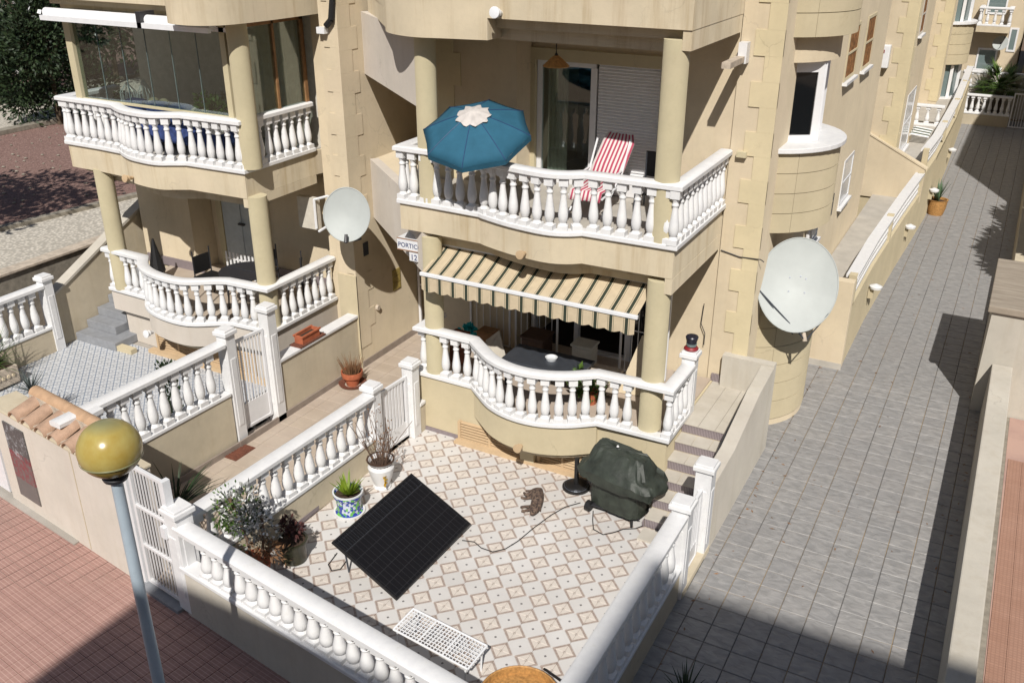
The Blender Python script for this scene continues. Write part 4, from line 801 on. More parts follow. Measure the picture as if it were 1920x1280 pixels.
# ================================================================== PASSAGE SIDE : GALLERY
ga = thing('gallery_terrace', 'raised side terrace with white slatted railing along the grey passage', 'terrace', (-2.5, 21, 0))
gp = [(-2.04, 16.95), (-2.04, 19.6), (-1.94, 23.3), (-1.85, 25.7)]; gp2 = [(-1.85, 25.7), (-1.78, 28), (-1.80, 34), (-1.98, 41.6)]
part('base_wall', MB().prism([(-3.0, 16.98)] + gp + [(-3.0, 25.7)], 0, 1.04), 'stucco_yellow', ga)
part('front_wall', MB().bb(-3.0, -2.03, 16.94, 17.14, 0, 1.76), 'stucco_cream', ga, bev=.008); part('front_plinth', MB().bb(-3.0, -2.02, 16.915, 16.94, 0, .12), 'concrete', ga)
part('parapet', MB().sweep([(-2.04, 17.14)] + gp[1:], [(-.14, 1.04), (0, 1.04), (0, 1.22), (-.14, 1.22)]), 'stucco_yellow', ga)
part('floor', MB().prism([(-3.0, 17.14), (-2.18, 17.14), (-2.17, 19.6), (-2.07, 23.3), (-1.98, 25.7), (-3.0, 25.7)], 1.04, 1.07), 'concrete', ga)
g2 = thing('gallery_terrace', 'farther raised side terrace behind the sloping cross wall', 'terrace', (-2.5, 32, 0))
part('base_wall', MB().prism([(-3.9, 25.75)] + gp2 + [(-3.9, 41.6)], 0, 1.72), 'stucco_yellow', g2)
part('parapet', MB().sweep([(-1.85, 25.95)] + gp2[1:], [(-.14, 1.5), (0, 1.72), (0, 1.6), (-.14, 1.6)]), 'stucco_yellow', g2)
part('floor', MB().prism([(-3.9, 25.95), (-1.99, 25.95), (-1.92, 28), (-1.94, 34), (-2.12, 41.5), (-3.9, 41.5)], 1.78, 1.80), 'concrete', g2)
part('cross_wall', MB().profile([(-4.2, 1.0), (-1.84, 1.0), (-1.84, 1.88), (-4.2, 3.05)], 25.68, 25.88, 'y'), 'stucco_cream', g2); part('coping', MB().profile([(-4.2, 3.05), (-1.80, 1.86), (-1.80, 1.90), (-4.2, 3.09)], 25.66, 25.90, 'y'), 'stucco_cream', g2)
def railing(parent, P, z0, z1, seg):
    part('rail', MB().sweep(P, [(-.20, z1), (.02, z1), (.02, z1 + .06), (-.20, z1 + .06)]), 'white_paint', parent)
    for k in range(3):
        z = z0 + (z1 - z0) * (k + .3) / 3.4; part('rail', MB().sweep(P, [(-.09, z), (-.05, z), (-.05, z + .05), (-.09, z + .05)]), 'white_paint', parent)
    for x, y, a in along(P, seg, 0, 0): part('railing_post', MB().box((x - .07, y, (z0 + z1) / 2 + .03), (.14, .16, z1 - z0 + .12)), 'stucco_yellow', parent, bev=.008)
    b = MB()
    for x, y, a in along(P, .13, .1, .1): b.bb(x - .078, x - .062, y - .015, y + .015, z0, z1)
    part('rail_bars', b, 'white_paint', parent, stuff=True)
railing(ga, [(-2.04, 17.3)] + gp[1:], 1.22, 1.72, 4.2); railing(g2, [(-1.85, 26.0)] + gp2[1:], 1.84, 2.25, 4.0)
for i, (x, y, lb) in enumerate([(-1.99, 19.42, 'white half round wall light on the passage wall, nearest to the big satellite dish'), (-1.90, 24.0, 'white half round wall light on the passage wall, the second from the dish'), (-1.75, 27.76, 'small white wall light right above the potted aloe'), (-1.77, 33.1, 'farthest small white wall light on the passage wall')]):
    t = thing('wall_light', lb, 'wall light', (x, y, .8), 'white wall lights along the passage'); part('shade', MB().lathe([(.03, -.05), (.12, -.03), (.13, .02), (.02, .07)], (x + .09, y, .84), 12), 'white_paint', t, auto=True); part('bracket', MB().bb(x - .04, x + .06, y - .03, y + .03, .58, .8), 'stucco_yellow', t)
ap = thing('air_conditioner', 'grey outdoor air conditioning unit on the farther side terrace', 'air conditioner', (-2.85, 27.9, 1.8))
part('casing', MB().bb(-3.15, -2.70, 27.5, 28.3, 1.82, 2.43), 'ac_grey', ap, bev=.02); part('grille', MB().tube((-2.70, 27.9, 2.13), (-2.685, 27.9, 2.13), .24, n=20), 'gunmetal', ap); part('top_box', MB().bb(-3.3, -2.85, 28.4, 28.9, 1.82, 2.4), 'ac_grey', ap, bev=.02)
lg = thing('garden_lounger', 'folded white and green plastic lounger lying on the farther side terrace', 'lounger', (-2.3, 29.6, 1.6))
for k in range(7): part('slat', MB().path([(-2.78, 28.9 + .17 * k, 1.95), (-2.62, 28.9 + .17 * k, 2.08), (-2.15, 28.95 + .17 * k, 2.02)], .035, 6), 'white_paint' if k % 2 == 0 else 'leaf_dark', lg)
fb = thing('balustrade_fence', 'short white balustrade closing the far end of the side terrace', 'balustrade', (-2.5, 34, 1.5)); balustrade(fb, [(-2.95, 31.6), (-2.05, 31.6)], 1.80, .5, .3, .15, .15)
# ---------------- blocks further along
def block(name, label, x, y0, y1, xl, z1=10, wins=(), bayc=None, qx=True):
    b = thing(name, label, 'house', (x - 2, y0, 0))
    part('wall', MB().bb(xl, x, y0, y1, 0, z1), 'stucco_cream', b)
    quoins(b, x, y0, 1.9, z1 - .1, -1, 'y', .42, .26, .36); quoins(b, x, y0, 1.9, z1 - .1, 1, 'x', .5, .3, .36)
    return b
b2 = block('side_house', 'second cream house with quoined corner further up the grey passage', -2.66, 25.78, 29.6, -9, 10)
part('wall', MB().bb(-9, -3.3, 29.61, 35.4, 0, 10), 'stucco_cream', b2)
sidewindow(b2, -2.66, 26.6, 27.4, 5.0, 6.0, 'stucco_white', 'orange_glass'); sidewindow(b2, -2.66, 26.7, 28.4, 1.9, 3.5)
sb = thing('meter_box', 'pale wall box with a small red sticker high on the second house', 'box', (-3.3, 25.7, 4.4)); part('casing', MB().bb(-3.46, -3.14, 25.55, 25.77, 4.3, 4.85), 'white_paint', sb, bev=.02); part('sticker', MB().bb(-3.40, -3.26, 25.54, 25.549, 4.66, 4.74), 'red_paint', sb)
b3 = block('side_house', 'third cream house with round bay window near the end of the passage', -2.62, 35.5, 41.0, -9, 10)
c3 = (-3.0, 37.6)
for (z0, z1, n) in ((0, 1.75, 4), (2.95, 4.3, 4), (5.4, 8, 6)):
    pb = part('bay', half(c3, .98, z0, z1), 'stucco_cream', b3); drum(z0, z1, c3, 1.0, n, parent=pb, joints=2)
for z0, z1 in ((1.82, 2.9), (4.36, 5.4)):
    part('bay_sill', half(c3, 1.08, z0 - .07, z0), 'white_paint', b3)
    for a in (-88, -42, 0, 42, 88): part('window_post', MB().box((c3[0] + .8 * math.cos(math.radians(a)), c3[1] + .8 * math.sin(math.radians(a)), (z0 + z1) / 2), (.1, .1, z1 - z0)), 'pvc_white', b3)
    part('pane', half(c3, .76, z0, z1, 6), 'tint_glass', b3)
# end of the passage
ew = thing('end_wall', 'low dark wall with crowded white balustrade closing the passage', 'garden wall', (-.9, 42, 0))
part('wall', MB().bb(-2.3, -.35, 42.0, 42.25, 0, .42), 'stucco_garden', ew); balustrade(ew, [(-2.3, 41.98), (-.35, 41.98)], .42, .62, .22, .1, .1, w=.2)
part('back_wall', MB().bb(-3.2, 3, 44.0, 44.2, 0, 1.75), 'stucco_white', ew)
balustrade(ew, [(-2.4, 43.95), (0.6, 43.95)], 1.15, .5, .24, .1, .1, w=.2)
gate('street_gate', 'white barred gate at the far right end of the grey passage', (-.33, 42.0), (.75, 42.0), .02, 1.35, 9, solid=0)
def farhouse(lb, x0, x1, y, z1, balc, wins):
    b = thing('distant_house', lb, 'house', ((x0 + x1) / 2, y, 0)); part('wall', MB().bb(x0, x1, y, y + 8, 0, z1), 'stucco_cream', b)
    for (a, c, z0, zz) in wins:
        f = part('window_frame', MB().bb(a, c, y - .04, y - .002, z0, z0 + .08).bb(a, c, y - .04, y - .002, zz - .08, zz).bb(a, a + .07, y - .04, y - .002, z0 + .08, zz - .08).bb(c - .07, c, y - .04, y - .002, z0 + .08, zz - .08), 'pvc_white', b); part('pane', MB().bb(a + .06, c - .06, y - .02, y - .004, z0 + .07, zz - .07), 'tint_glass', f)
    for (a, c, z0) in balc:
        q = part('balcony', MB().bb(a, c, y - 1.0, y - .002, z0 - .25, z0), 'fascia', b); balustrade(q, [(a, y - .1), (a, y - 1.0), (c, y - 1.0), (c, y - .1)], z0, .62, .3, .1, .1)
    return b
farhouse('distant cream house with white balconies behind the palm at the passage end', -3.4, -.6, 47.5, 11, [(-2.4, -1.1, 3.3), (-2.4, -1.1, .75)], [(-2.2, -1.4, 3.7, 5.4), (-1.1, -.75, 2.2, 3.2), (-2.2, -1.4, 1.0, 2.3)])
farhouse('distant cream house cut by the right picture edge', -.3, 6.5, 50.0, 9.5, [(-.1, 1.8, 2.7), (2.2, 4.5, 2.7)], [(.1, .9, 3.0, 4.7), (1.0, 1.7, 0.4, 2.2), (2.4, 3.4, 3.2, 5.0)])
farhouse('distant cream house glimpsed above the third house', -9, -3.6, 52, 12, [], [(-5, -4, 4, 5.5)])
for i, (x, y, z, lb) in enumerate([(-1.35, 47.2, 2.6, 'small white satellite dish on the distant house wall, lower one'), (-.4, 49.8, 4.3, 'small white satellite dish high on the distant right house')]):
    t = thing('satellite_dish', lb, 'satellite dish', (x, y, z), 'small distant satellite dishes'); q = Vector((-.2, -1, .5)).to_track_quat('Z', 'Y'); part('reflector', MB().lathe([(.03, -.08), (.2, -.05), (.32, .0), (.3, .01), (.03, -.05)], (x, y - .25, z), 16, q), 'dish_white', t, auto=True); part('arm', MB().tube((x, y, z), (x, y - .25, z), .02).tube((x, y - .3, z - .2), (x + .05, y - .6, z), .012), 'dark_metal', t)
# palm
pt = thing('palm_tree', 'fan palm in front of the distant balconies at the passage end', 'palm', (-.92, 43.1, 0))
part('trunk', MB().lathe([(.22, 0), (.17, .8), (.2, 1.3)], (-.92, 43.1, 0), 10), 'bark', pt)
fr_ = MB()
for k in range(46):
    a = random.uniform(0, 2 * PI); e = random.uniform(-.25, 1.2); d = Vector((math.cos(a) * math.cos(e), math.sin(a) * math.cos(e), math.sin(e))); st_ = Vector((-.92, 43.1, 1.35)); L = random.uniform(.4, .7); fr_.tube(st_, st_ + d * L, .015, .01, 4); tip = st_ + d * L
    side = d.cross(Vector((0, 0, 1))).normalized(); upv = side.cross(d)
    for j in range(13):
        t = (j - 6) / 6 * 1.15; dd = (d * math.cos(t) + side * math.sin(t)).normalized(); blade(fr_, tip, dd, random.uniform(.45, .7), .06, .5, 3)
part('fronds', fr_, 'leaf_mid', pt)
# ---------------- right edge
hu = thing('utility_hut', 'low cream hut with weathered flat slab roof on the right of the passage', 'hut', (1.5, 17.6, 0))
part('wall', MB().bb(.26, 4, 16.42, 18.9, 0, 1.86), 'stucco_white', hu); part('roof_slab', MB().bb(.19, 4.1, 16.36, 18.98, 1.86, 1.98), 'weathered_slab', hu, bev=.015)
pw = thing('parapet_wall', 'thick low parapet wall with worn cream top along the right side of the passage', 'wall', (.65, 10, 0))
part('wall', MB().prism([(.50, 4), (.76, 4), (.76, 16.41), (.44, 16.41)], 0, .95), 'stucco_white', pw, bev=.02)
struct('side_strip', MB().prism([(.76, 4), (.95, 4), (.90, 16.4), (.76, 16.4)], -.1, .02), 'kerb_concrete')
pp = struct('right_pavement', MB().prism([(.95, 4), (8, 4), (8, 16.4), (.90, 16.4)], -.1, .025), 'pink_joint')
tm = tile_mesh('paver', .197, .197, 'orange_paver', bv=.002); nb = 0
for j in range(40):
    for i in range(5):
        x = 1.04 + .2 * i; y = 7.0 + .2 * j
        if y < 16.3: inst('paver', tm, pp, (x, y, .036)); nb += 1
struct('right_ground', MB().prism([(.9, 19), (12, 19), (12, 44), (.6, 44)], -.1, .0), 'kerb_concrete')
rs = thing('garden_fence_wall', 'ochre garden wall at the right edge behind the hut', 'wall', (.6, 24, 0)); part('wall', MB().bb(.55, .75, 18.99, 40, 0, .9), 'stucco_garden', rs)
# neighbours that only cast shade here (outside the picture)
def tower(lb, x0, x1, y0, y1, h, mat='stucco_cream', rows=True):
    b = thing('apartment_block', lb, 'building', ((x0 + x1) / 2, (y0 + y1) / 2, 0)); part('wall', MB().bb(x0, x1, y0, y1, -.2, h), mat, b); part('roof_edge', MB().bb(x0 - .02, x1 + .02, y0 - .02, y1 + .02, h, h + .15), 'fascia', b)
    return b
tower('tall apartment block across the street that shades the stone passage', 4.97, 27, -26, -9.16, 20)
tower('lower apartment block across the street that shades the pavement', -2.94, 4.96, -24, -6.50, 13.9)
tower('house on the right of the passage whose corner shades its far end', 2.1, 12, 26.3, 44, 9)
def tree(name, lb, x, y, z, H_, r, mat, seed, n=5200, ls=.13, trunk=.12, lumps=12):
    t = thing(name, lb, 'tree' if name.endswith('tree') else 'shrub', (x, y, z)); rnd = random.Random(seed); tk = MB()
    tk.tube((x, y, z - .1), (x + .1, y, z + H_ * .45), trunk, trunk * .6, 8)
    for k in range(6): a = k * 1.05; tk.tube((x + .1, y, z + H_ * (.35 + .04 * k)), (x + math.cos(a) * r[0] * .6, y + math.sin(a) * r[1] * .6, z + H_ * (.6 + .05 * k)), trunk * .4, trunk * .15, 5)
    part('trunk', tk, 'bark', t); part('crown', leaves(n, blob((x, y, z + H_ - r[2]), r, lumps, seed), ls), mat, t); return t
tree('carob_tree', 'dense dark tree standing right of the passage just behind the hut', 3.05, 22.3, 0, 5.0, (1.5, 1.8, 1.4), 'leaf_dark', 5, 16000, .30, lumps=26)
tree('carob_tree', 'second dense tree right of the passage further up, unseen, added to fill out the shade', 3.5, 24.6, 0, 5.6, (1.5, 1.4, 1.6), 'leaf_dark', 8, 12000, .30, lumps=24)  # unseen tree, added to close the gap in the shade on the passage
tree('pine_tree', 'spreading tree left of the garden whose shade lies on the red gravel', -20.2, 9.6, gz, 6.3, (3.0, 2.2, 1.3), 'leaf_dark', 3, 5200, .22)
ole = tree('oleander_shrub', 'big dark green oleander bush left of the glazed balcony', -28.3, 20.6, gz, 5.4, (1.9, 1.9, 2.8), 'leaf_dark', 11, 26000, .15, .1, 20)
part('blossom', leaves(60, blob((-28.6, 20.0, gz + 2.9), (2.3, 2.2, 2.9), 16, 11), .14, asp=1.0), 'petal_white', ole)
tree('dark_shrub', 'rounded dark shrub at the top left corner beyond the gravel', -33.5, 22.0, gz, 3.6, (2.2, 2.0, 1.8), 'leaf_dark', 21, 7000, .22)
tree('dark_shrub', 'taller shrub behind the oleander in the garden', -33, 27, gz, 6, (3.5, 2.5, 3), 'leaf_dark', 31, 7000, .26)

lt = MB()
for k in range(260):
    e = random.random(); x = random.choice((-2.45 + abs(random.gauss(0, .12)), .42 - abs(random.gauss(0, .15)), random.uniform(-2.3, .4))); y = random.uniform(7, 30)
    a = random.uniform(0, 6.28); L = random.uniform(.015, .045); c_, s_ = math.cos(a) * L, math.sin(a) * L; lt.add([(x, y, .004), (x + c_ - s_ * .3, y + s_ + c_ * .3, .010), (x + 2 * c_, y + 2 * s_, .006), (x + c_ + s_ * .3, y + s_ - c_ * .3, .004)], [(0, 1, 2, 3)])
tag(part('leaf_litter', lt, 'leaf_dry'), kind='stuff')
# ================================================================== STREET LAMP
lp = thing('street_lamp', 'street lamp with amber globe on a pale blue grey post', 'street lamp', (-6.16, 4.33, 0))
GL = Vector((-6.16, 4.33, 3.86))
me = MB().lathe([(.262 * math.sin(PI * k / 28) * 1.0, -.262 * math.cos(PI * k / 28) * .96) for k in range(1, 28)], (0, 0, 0), 40).mesh('globe'); me.materials.append(MATS['amber_globe']); autosmooth(me, 60)
gl_ = bpy.data.objects.new('globe', me); COL.objects.link(gl_); gl_.parent = lp; gl_.location = GL - Vector((-6.16, 4.33, 0))
part('globe_seam', MB().lathe([(.2525, -.086), (.2575, -.083), (.2575, -.073), (.2545, -.070)], GL, 40, closed=False), 'amber_globe', lp, auto=True)
part('collar', MB().lathe([(.10, 0), (.11, .03), (.085, .05)], (GL.x, GL.y, GL.z - .30), 16), 'dark_metal', lp, auto=True)
pst = plain('post_paint', (.42, .50, .57, 1), .4, .1, .12, 3)
part('post', MB().lathe([(.082, -.05), (.082, 1.0), (.056, 1.06), (.050, 3.58)], (-6.16, 4.33, 0), 20), 'post_paint', lp, auto=True); part('base_plate', MB().lathe([(.16, -.03), (.16, .0), (.09, .05)], (-6.16, 4.33, 0), 16), 'post_paint', lp)

# ================================================================== SATELLITE DISHES
def dish(lb, c, nrm, rw_, rh, lnb, mount, arms, mark=False):
    t = thing('satellite_dish', lb, 'satellite dish', c); q = Vector(nrm).to_track_quat('Z', 'Y'); vs = []; fs = []; n = 48; m = 8
    for side in (0, 1):
        for k in range(m + 1):
            r = k / m
            for i in range(n):
                a = 2 * PI * i / n; ca = math.cos(a); sa = math.sin(a); x = rw_ * r * ca; y = rh * r * sa; vs.append(q @ Vector((x, y, .16 * (r * r - 1) * rw_ - .012 * side)))
    o2 = (m + 1) * n
    for k in range(m):
        for i in range(n):
            j = (i + 1) % n; fs.append((k * n + i, k * n + j, (k + 1) * n + j, (k + 1) * n + i)); fs.append((o2 + k * n + j, o2 + k * n + i, o2 + (k + 1) * n + i, o2 + (k + 1) * n + j))
    for i in range(n): j = (i + 1) % n; fs.append((m * n + i, m * n + j, o2 + m * n + j, o2 + m * n + i))
    r_ = part('reflector', MB().add([Vector(c) + v for v in vs], fs), 'dish_white', t, auto=True)
    rim = [Vector(c) + q @ Vector((rw_ * math.cos(2 * PI * i / n), rh * math.sin(2 * PI * i / n), 0)) for i in range(n + 1)]; part('rim', MB().path(rim, .010, 6), 'dish_white', t)
    part('receiver', MB().tube(Vector(lnb), Vector(lnb) + (Vector(c) - Vector(lnb)).normalized() * .14, .035, .028, 10), 'dark_metal' if not mark else 'mortar', t)
    for k, (a_, b_) in enumerate(arms): part('arm', MB().tube(a_, b_, .010 if mark else .014), 'gunmetal', t)
    part('mount', MB().path(mount, .03), 'gunmetal', t)
    if mark:
        bl = MB()
        for (u, v) in ((-.12, .12), (.12, .12), (-.12, -.1), (.12, -.1), (0.04, .15)): p = Vector(c) + q @ Vector((u, v, -.155 * rw_ + .003)); bl.tube(p, p + q @ Vector((0, 0, .01)), .013, n=8)
        part('bolt_heads', bl, 'gunmetal', t)
    return t
BD = Vector((-2.50, 14.0, 2.66)); qn = Vector((.20, -.80, .46)).normalized(); qq = qn.to_track_quat('Z', 'Y')
dish('big oval white satellite dish on the house side beside the grey passage', BD, qn, .60, .74, BD + Vector((.28, -.30, -.78)), [BD + Vector((-.02, .12, -.1)), BD + Vector((-.1, .35, -.3)), BD + Vector((-.35, .75, -.45))],
     [(BD + qq @ Vector((-.58, -.12, 0)), BD + Vector((.28, -.30, -.76))), (BD + qq @ Vector((-.58, -.12, 0)), BD + Vector((.08, -.26, -.72))), (BD + qq @ Vector((.1, -.73, 0)), BD + Vector((.28, -.30, -.78))), (BD + qq @ Vector((.5, -.4, 0)), BD + Vector((.28, -.30, -.78)))], True)
SDc = Vector((-9.62, 12.02, 3.27)); dish('small white satellite dish fixed to the side wall above the walkway', SDc, (.38, -.85, .30), .395, .45, SDc + Vector((.1, -.2, -.42)), [SDc + Vector((0, .1, 0)), (-9.85, 12.3, 3.1), (-9.9, 12.7, 2.6), (-10.03, 12.72, 2.55)], [(SDc + Vector((0.02, 0, -.44)), SDc + Vector((.1, -.2, -.42)))])

# wall details
nz = thing('wall_details', 'ochre ceramic plaque on the walkway side wall', 'plaque', (-10.03, 13.9, 1.4)); 
for k in range(3): part('tile', MB().bb(-10.038, -10.02, 13.79, 14.03, 1.19 + .14 * k, 1.32 + .14 * k), 'tile_ochre', nz)
solo('door_bell', MB().tube((-10.04, 13.24, 1.04), (-9.99, 13.24, 1.04), .055, .05, 16), 'mortar', 'round pale bell fitting on the walkway side wall', 'bell', auto=True)
solo('wall_niche', MB().bb(-10.038, -10.015, 12.93, 13.07, 2.17, 2.42), 'gunmetal', 'small dark arched fitting in the shade of the small dish', 'fitting')
solo('down_pipe', MB().path([(-10.06, 12.62, 8), (-10.06, 12.62, 6.6), (-10.10, 12.60, 6.3), (-10.2, 12.58, 6.2)], .05, 10), 'black_plastic', 'black drain pipe bending at the top of the quoined pier', 'pipe')
solo('junction_box', MB().bb(-10.38, -10.22, 12.55, 12.66, 6.08, 6.18), 'white_metal', 'white junction box at the lower end of the black pipe', 'box')

# ================================================================== AWNING
awn = thing('awning', 'green and beige striped awning over the lower terrace', 'awning', (-7.5, 11.05, 2.93))
def fabric(name, y0, z0, y1, z1, x0, x1, parent, sag=0.0, n=60, scallop=0):
    vs = []; fs = []; m = 5
    for i in range(n + 1):
        x = x0 + (x1 - x0) * i / n
        for k in range(m + 1):
            t = k / m; zb = z1; 
            if scallop: zb = z1 - scallop * abs(math.sin(PI * (x - x0) / .232))
            vs.append((x, y0 + (y1 - y0) * t, z0 + (zb - z0) * t - sag * math.sin(PI * t)))
    for i in range(n):
        for k in range(m): a = i * (m + 1) + k; fs.append((a, a + 1, a + m + 2, a + m + 1))
    p = part(name, MB().add(vs, fs), 'awning_stripe', parent); s_ = p.modifiers.new('thick', 'SOLIDIFY'); s_.thickness = .004
    return p
fabric('canopy', 11.66, 3.18, 11.06, 2.95, -7.5, -4.02, awn, .012, 60); fabric('valance', 11.045, 2.90, 11.04, 2.68, -7.5, -4.04, awn, 0, 150, .035)
part('front_bar', MB().bb(-7.52, -4.0, 11.02, 11.07, 2.90, 2.955), 'white_metal', awn, bev=.008); part('roller', MB().tube((-7.55, 11.70, 3.2), (-4.0, 11.70, 3.2), .045, n=12), 'white_metal', awn, auto=True)
for x in (-7.45, -4.1): part('arm', MB().path([(x, 11.7, 3.14), (x + .02, 11.4, 2.98), (x, 11.06, 2.9)], .018), 'white_metal', awn)

# ================================================================== THINGS ON THE BALCONIES
um = thing('parasol', 'tilted blue beach parasol with white frilled top on the upper balcony', 'parasol', (-6.55, 11.5, 3.9))
UC = Vector((-6.60, 11.22, 5.12)); un = Vector((.10, -.40, .90)).normalized(); uq = un.to_track_quat('Z', 'Y'); R_ = .78; hh = .33
vs = []; fs = []; ns = 8; m = 6; sub = 4; N = ns * sub
for k in range(m + 1):
    r = k / m
    for i in range(N):
        a = 2 * PI * i / N; f = (i % sub) / sub; drop = 0; rr = R_ * r * (math.cos(PI / 8) / math.cos(PI / 8 - f * PI / 4) - .02 * math.sin(PI * f) * r); vs.append(UC + uq @ Vector((rr * math.cos(a), rr * math.sin(a), hh * (1 - r ** 1.35) - drop * .3)))
for k in range(m):
    for i in range(N): j = (i + 1) % N; fs.append((k * N + i, k * N + j, (k + 1) * N + j, (k + 1) * N + i))
cp = part('canopy', MB().add(vs, fs), 'blue_canvas', um); autosmooth(cp.data, 11); sm = cp.modifiers.new('t', 'SOLIDIFY'); sm.thickness = .004
vs = []; fs = []
for k in range(4):
    r = k / 3
    for i in range(36): a = 2 * PI * i / 36; w_ = 1 + (.10 * math.sin(a * 9) + .05 * math.sin(a * 14 + 1)) * r; rr = .23 * r * w_; vs.append(UC + uq @ Vector((rr * math.cos(a), rr * math.sin(a), hh + .030 - .075 * r ** 2 + .010 * math.sin(a * 9 + 1.5) * r)))
for k in range(3):
    for i in range(36): j = (i + 1) % 36; fs.append((k * 36 + i, k * 36 + j, (k + 1) * 36 + j, (k + 1) * 36 + i))
part('top_vent', MB().add(vs, fs), 'white_canvas', um, smooth=True)
for i in range(8):
    a = 2 * PI * i / 8; part('seam', MB().path([UC + uq @ Vector((R_ * r * math.cos(a), R_ * r * math.sin(a), hh * (1 - r ** 1.35) + .004)) for r in (.25, .45, .65, .85, 1.0)], .004, 5), 'sign_blue', um)
vl = MB()
for i in range(8):
    a = 2 * PI * i / 8; b = 2 * PI * (i + 1) / 8; p = UC + uq @ Vector((R_ * math.cos(a), R_ * math.sin(a), 0)); q = UC + uq @ Vector((R_ * math.cos(b), R_ * math.sin(b), 0)); mm = (p + q) / 2 - (p + q - UC * 2) * .012; dn = -un * .075
    vl.add([p, mm, q, q + dn, mm + dn * 1.2, p + dn], [(0, 1, 4, 5), (1, 2, 3, 4)])
part('valance', vl, 'blue_canvas', um)
part('pole', MB().tube(UC + un * hh, UC - un * .9, .014).tube(UC - un * .9, (-6.75, 11.75, 3.92), .016), 'white_metal', um)
for k in range(8): a = 2 * PI * k / 8; part('rib', MB().tube(UC + un * (hh - .02), UC + uq @ Vector((R_ * math.cos(a), R_ * math.sin(a), -.012)), .005, n=5), 'gunmetal', um)
def towelquad(name, pts, parent, mat='red_white_stripe', th=.03):
    # pts: list of (left, right) pairs along the length
    me = bpy.data.meshes.new(name); o_ = worg(parent); vs = []; fs = []; uv = []
    n = 10
    for i, (l, r) in enumerate(pts):
        for k in range(n + 1): q = Vector(l).lerp(Vector(r), k / n); vs.append(tuple(q + Vector((0, 0, .008 * math.sin(k * 2.1 + i))) - o_))
    for i in range(len(pts) - 1):
        for k in range(n): fs.append((i * (n + 1) + k, i * (n + 1) + k + 1, (i + 1) * (n + 1) + k + 1, (i + 1) * (n + 1) + k))
    me.from_pydata(vs, [], fs); ul = me.uv_layers.new(name='UVMap')
    for p in me.polygons:
        for li in p.loop_indices: vi = me.loops[li].vertex_index; ul.data[li].uv = ((vi % (n + 1)) / n, (vi // (n + 1)) / len(pts))
        p.use_smooth = True
    me.materials.append(MATS[mat]); ob = bpy.data.objects.new(name, me); COL.objects.link(ob); ob.parent = parent; s_ = ob.modifiers.new('t', 'SOLIDIFY'); s_.thickness = th; return ob
dc = thing('deck_chair', 'reclining chair with red and white striped cushion on the upper balcony', 'chair', (-5.2, 12.4, 3.9))
towelquad('back_cushion', [((-5.34, 12.98, 4.92), (-4.96, 13.02, 4.90)), ((-5.40, 12.92, 4.80), (-4.92, 12.96, 4.78)), ((-5.46, 12.72, 4.50), (-4.96, 12.76, 4.49)), ((-5.47, 12.58, 4.30), (-4.99, 12.62, 4.29))], dc)
towelquad('seat_cushion', [((-5.47, 12.56, 4.29), (-4.99, 12.60, 4.28)), ((-5.50, 12.25, 4.24), (-5.02, 12.29, 4.23)), ((-5.50, 12.0, 4.26), (-5.02, 12.04, 4.25)), ((-5.50, 11.94, 4.14), (-5.02, 11.98, 4.13))], dc)
for x in (-5.50, -4.98): part('frame', MB().path([(x, 12.95, 4.85), (x, 12.56, 4.25), (x, 11.95, 4.20)], .016).path([(x, 12.85, 3.92), (x, 12.2, 4.42), (x, 12.65, 4.45)], .014).path([(x, 11.95, 3.92), (x, 12.6, 4.4)], .014), 'white_metal', dc)
lc = thing('low_storage_box', 'low white plastic box behind the striped chair', 'box', (-5.6, 13.0, 3.9)); part('box', MB().bb(-6.0, -4.9, 13.15, 13.35, 3.91, 4.18), 'pvc_white', lc, bev=.02)
bc = thing('folding_chair', 'black folding chair beside the right column on the upper balcony', 'chair', (-4.4, 12.9, 3.9)); part('seat', MB().bb(-4.72, -4.28, 12.5, 12.9, 4.30, 4.33), 'black_plastic', bc); part('backrest', MB().bb(-4.72, -4.28, 12.94, 12.97, 4.35, 4.72), 'black_plastic', bc)
for x in (-4.71, -4.29):
    for y in (12.52, 12.94): part('leg', MB().tube((x, y, 3.91), (x, 12.95 if y > 12.6 else 12.55, 4.7 if y > 12.6 else 4.3), .012), 'gunmetal', bc)
hl = thing('pendant_lamp', 'wicker cone pendant lamp hanging from the ceiling of the upper loggia', 'lamp', (-5.91, 12.3, 5.96)); part('shade', MB().lathe([(.03, .12), (.06, .10), (.19, -.02), (.185, -.03), (.05, .08)], (-5.91, 12.3, 5.95), 20, closed=False), 'wicker', hl, auto=True); part('cord', MB().tube((-5.91, 12.3, 6.05), (-5.91, 12.3, 6.41), .008), 'black_plastic', hl); part('cap', MB().lathe([(.01, .16), (.035, .11)], (-5.91, 12.3, 5.95), 10), 'black_plastic', hl)
# lower terrace
wbd = thing('leaning_board', 'white board leaning inside the lower terrace near the folding gate', 'board', (-6.85, 12.3, 1.03)); part('board', MB().add([(-7.14, 12.35, 1.36), (-6.90, 12.38, 1.58), (-6.64, 12.2, 1.05), (-7.05, 12.1, 1.04), (-7.14, 12.37, 1.36), (-6.90, 12.40, 1.58), (-6.64, 12.22, 1.05), (-7.05, 12.12, 1.04)], [(0, 1, 2, 3), (7, 6, 5, 4), (0, 4, 5, 1), (1, 5, 6, 2), (2, 6, 7, 3), (3, 7, 4, 0)]), 'stucco_white', wbd)
bx = thing('cardboard_box', 'small open cardboard box behind the white board', 'box', (-7.2, 12.6, 1.1)); part('box', MB().bb(-7.4, -7.08, 12.5, 12.75, 1.04, 1.42), 'wood_mid', bx); part('flap', MB().add([(-7.4, 12.5, 1.42), (-7.08, 12.5, 1.42), (-7.02, 12.36, 1.48), (-7.36, 12.36, 1.48)], [(0, 1, 2, 3)]), 'wicker', bx)
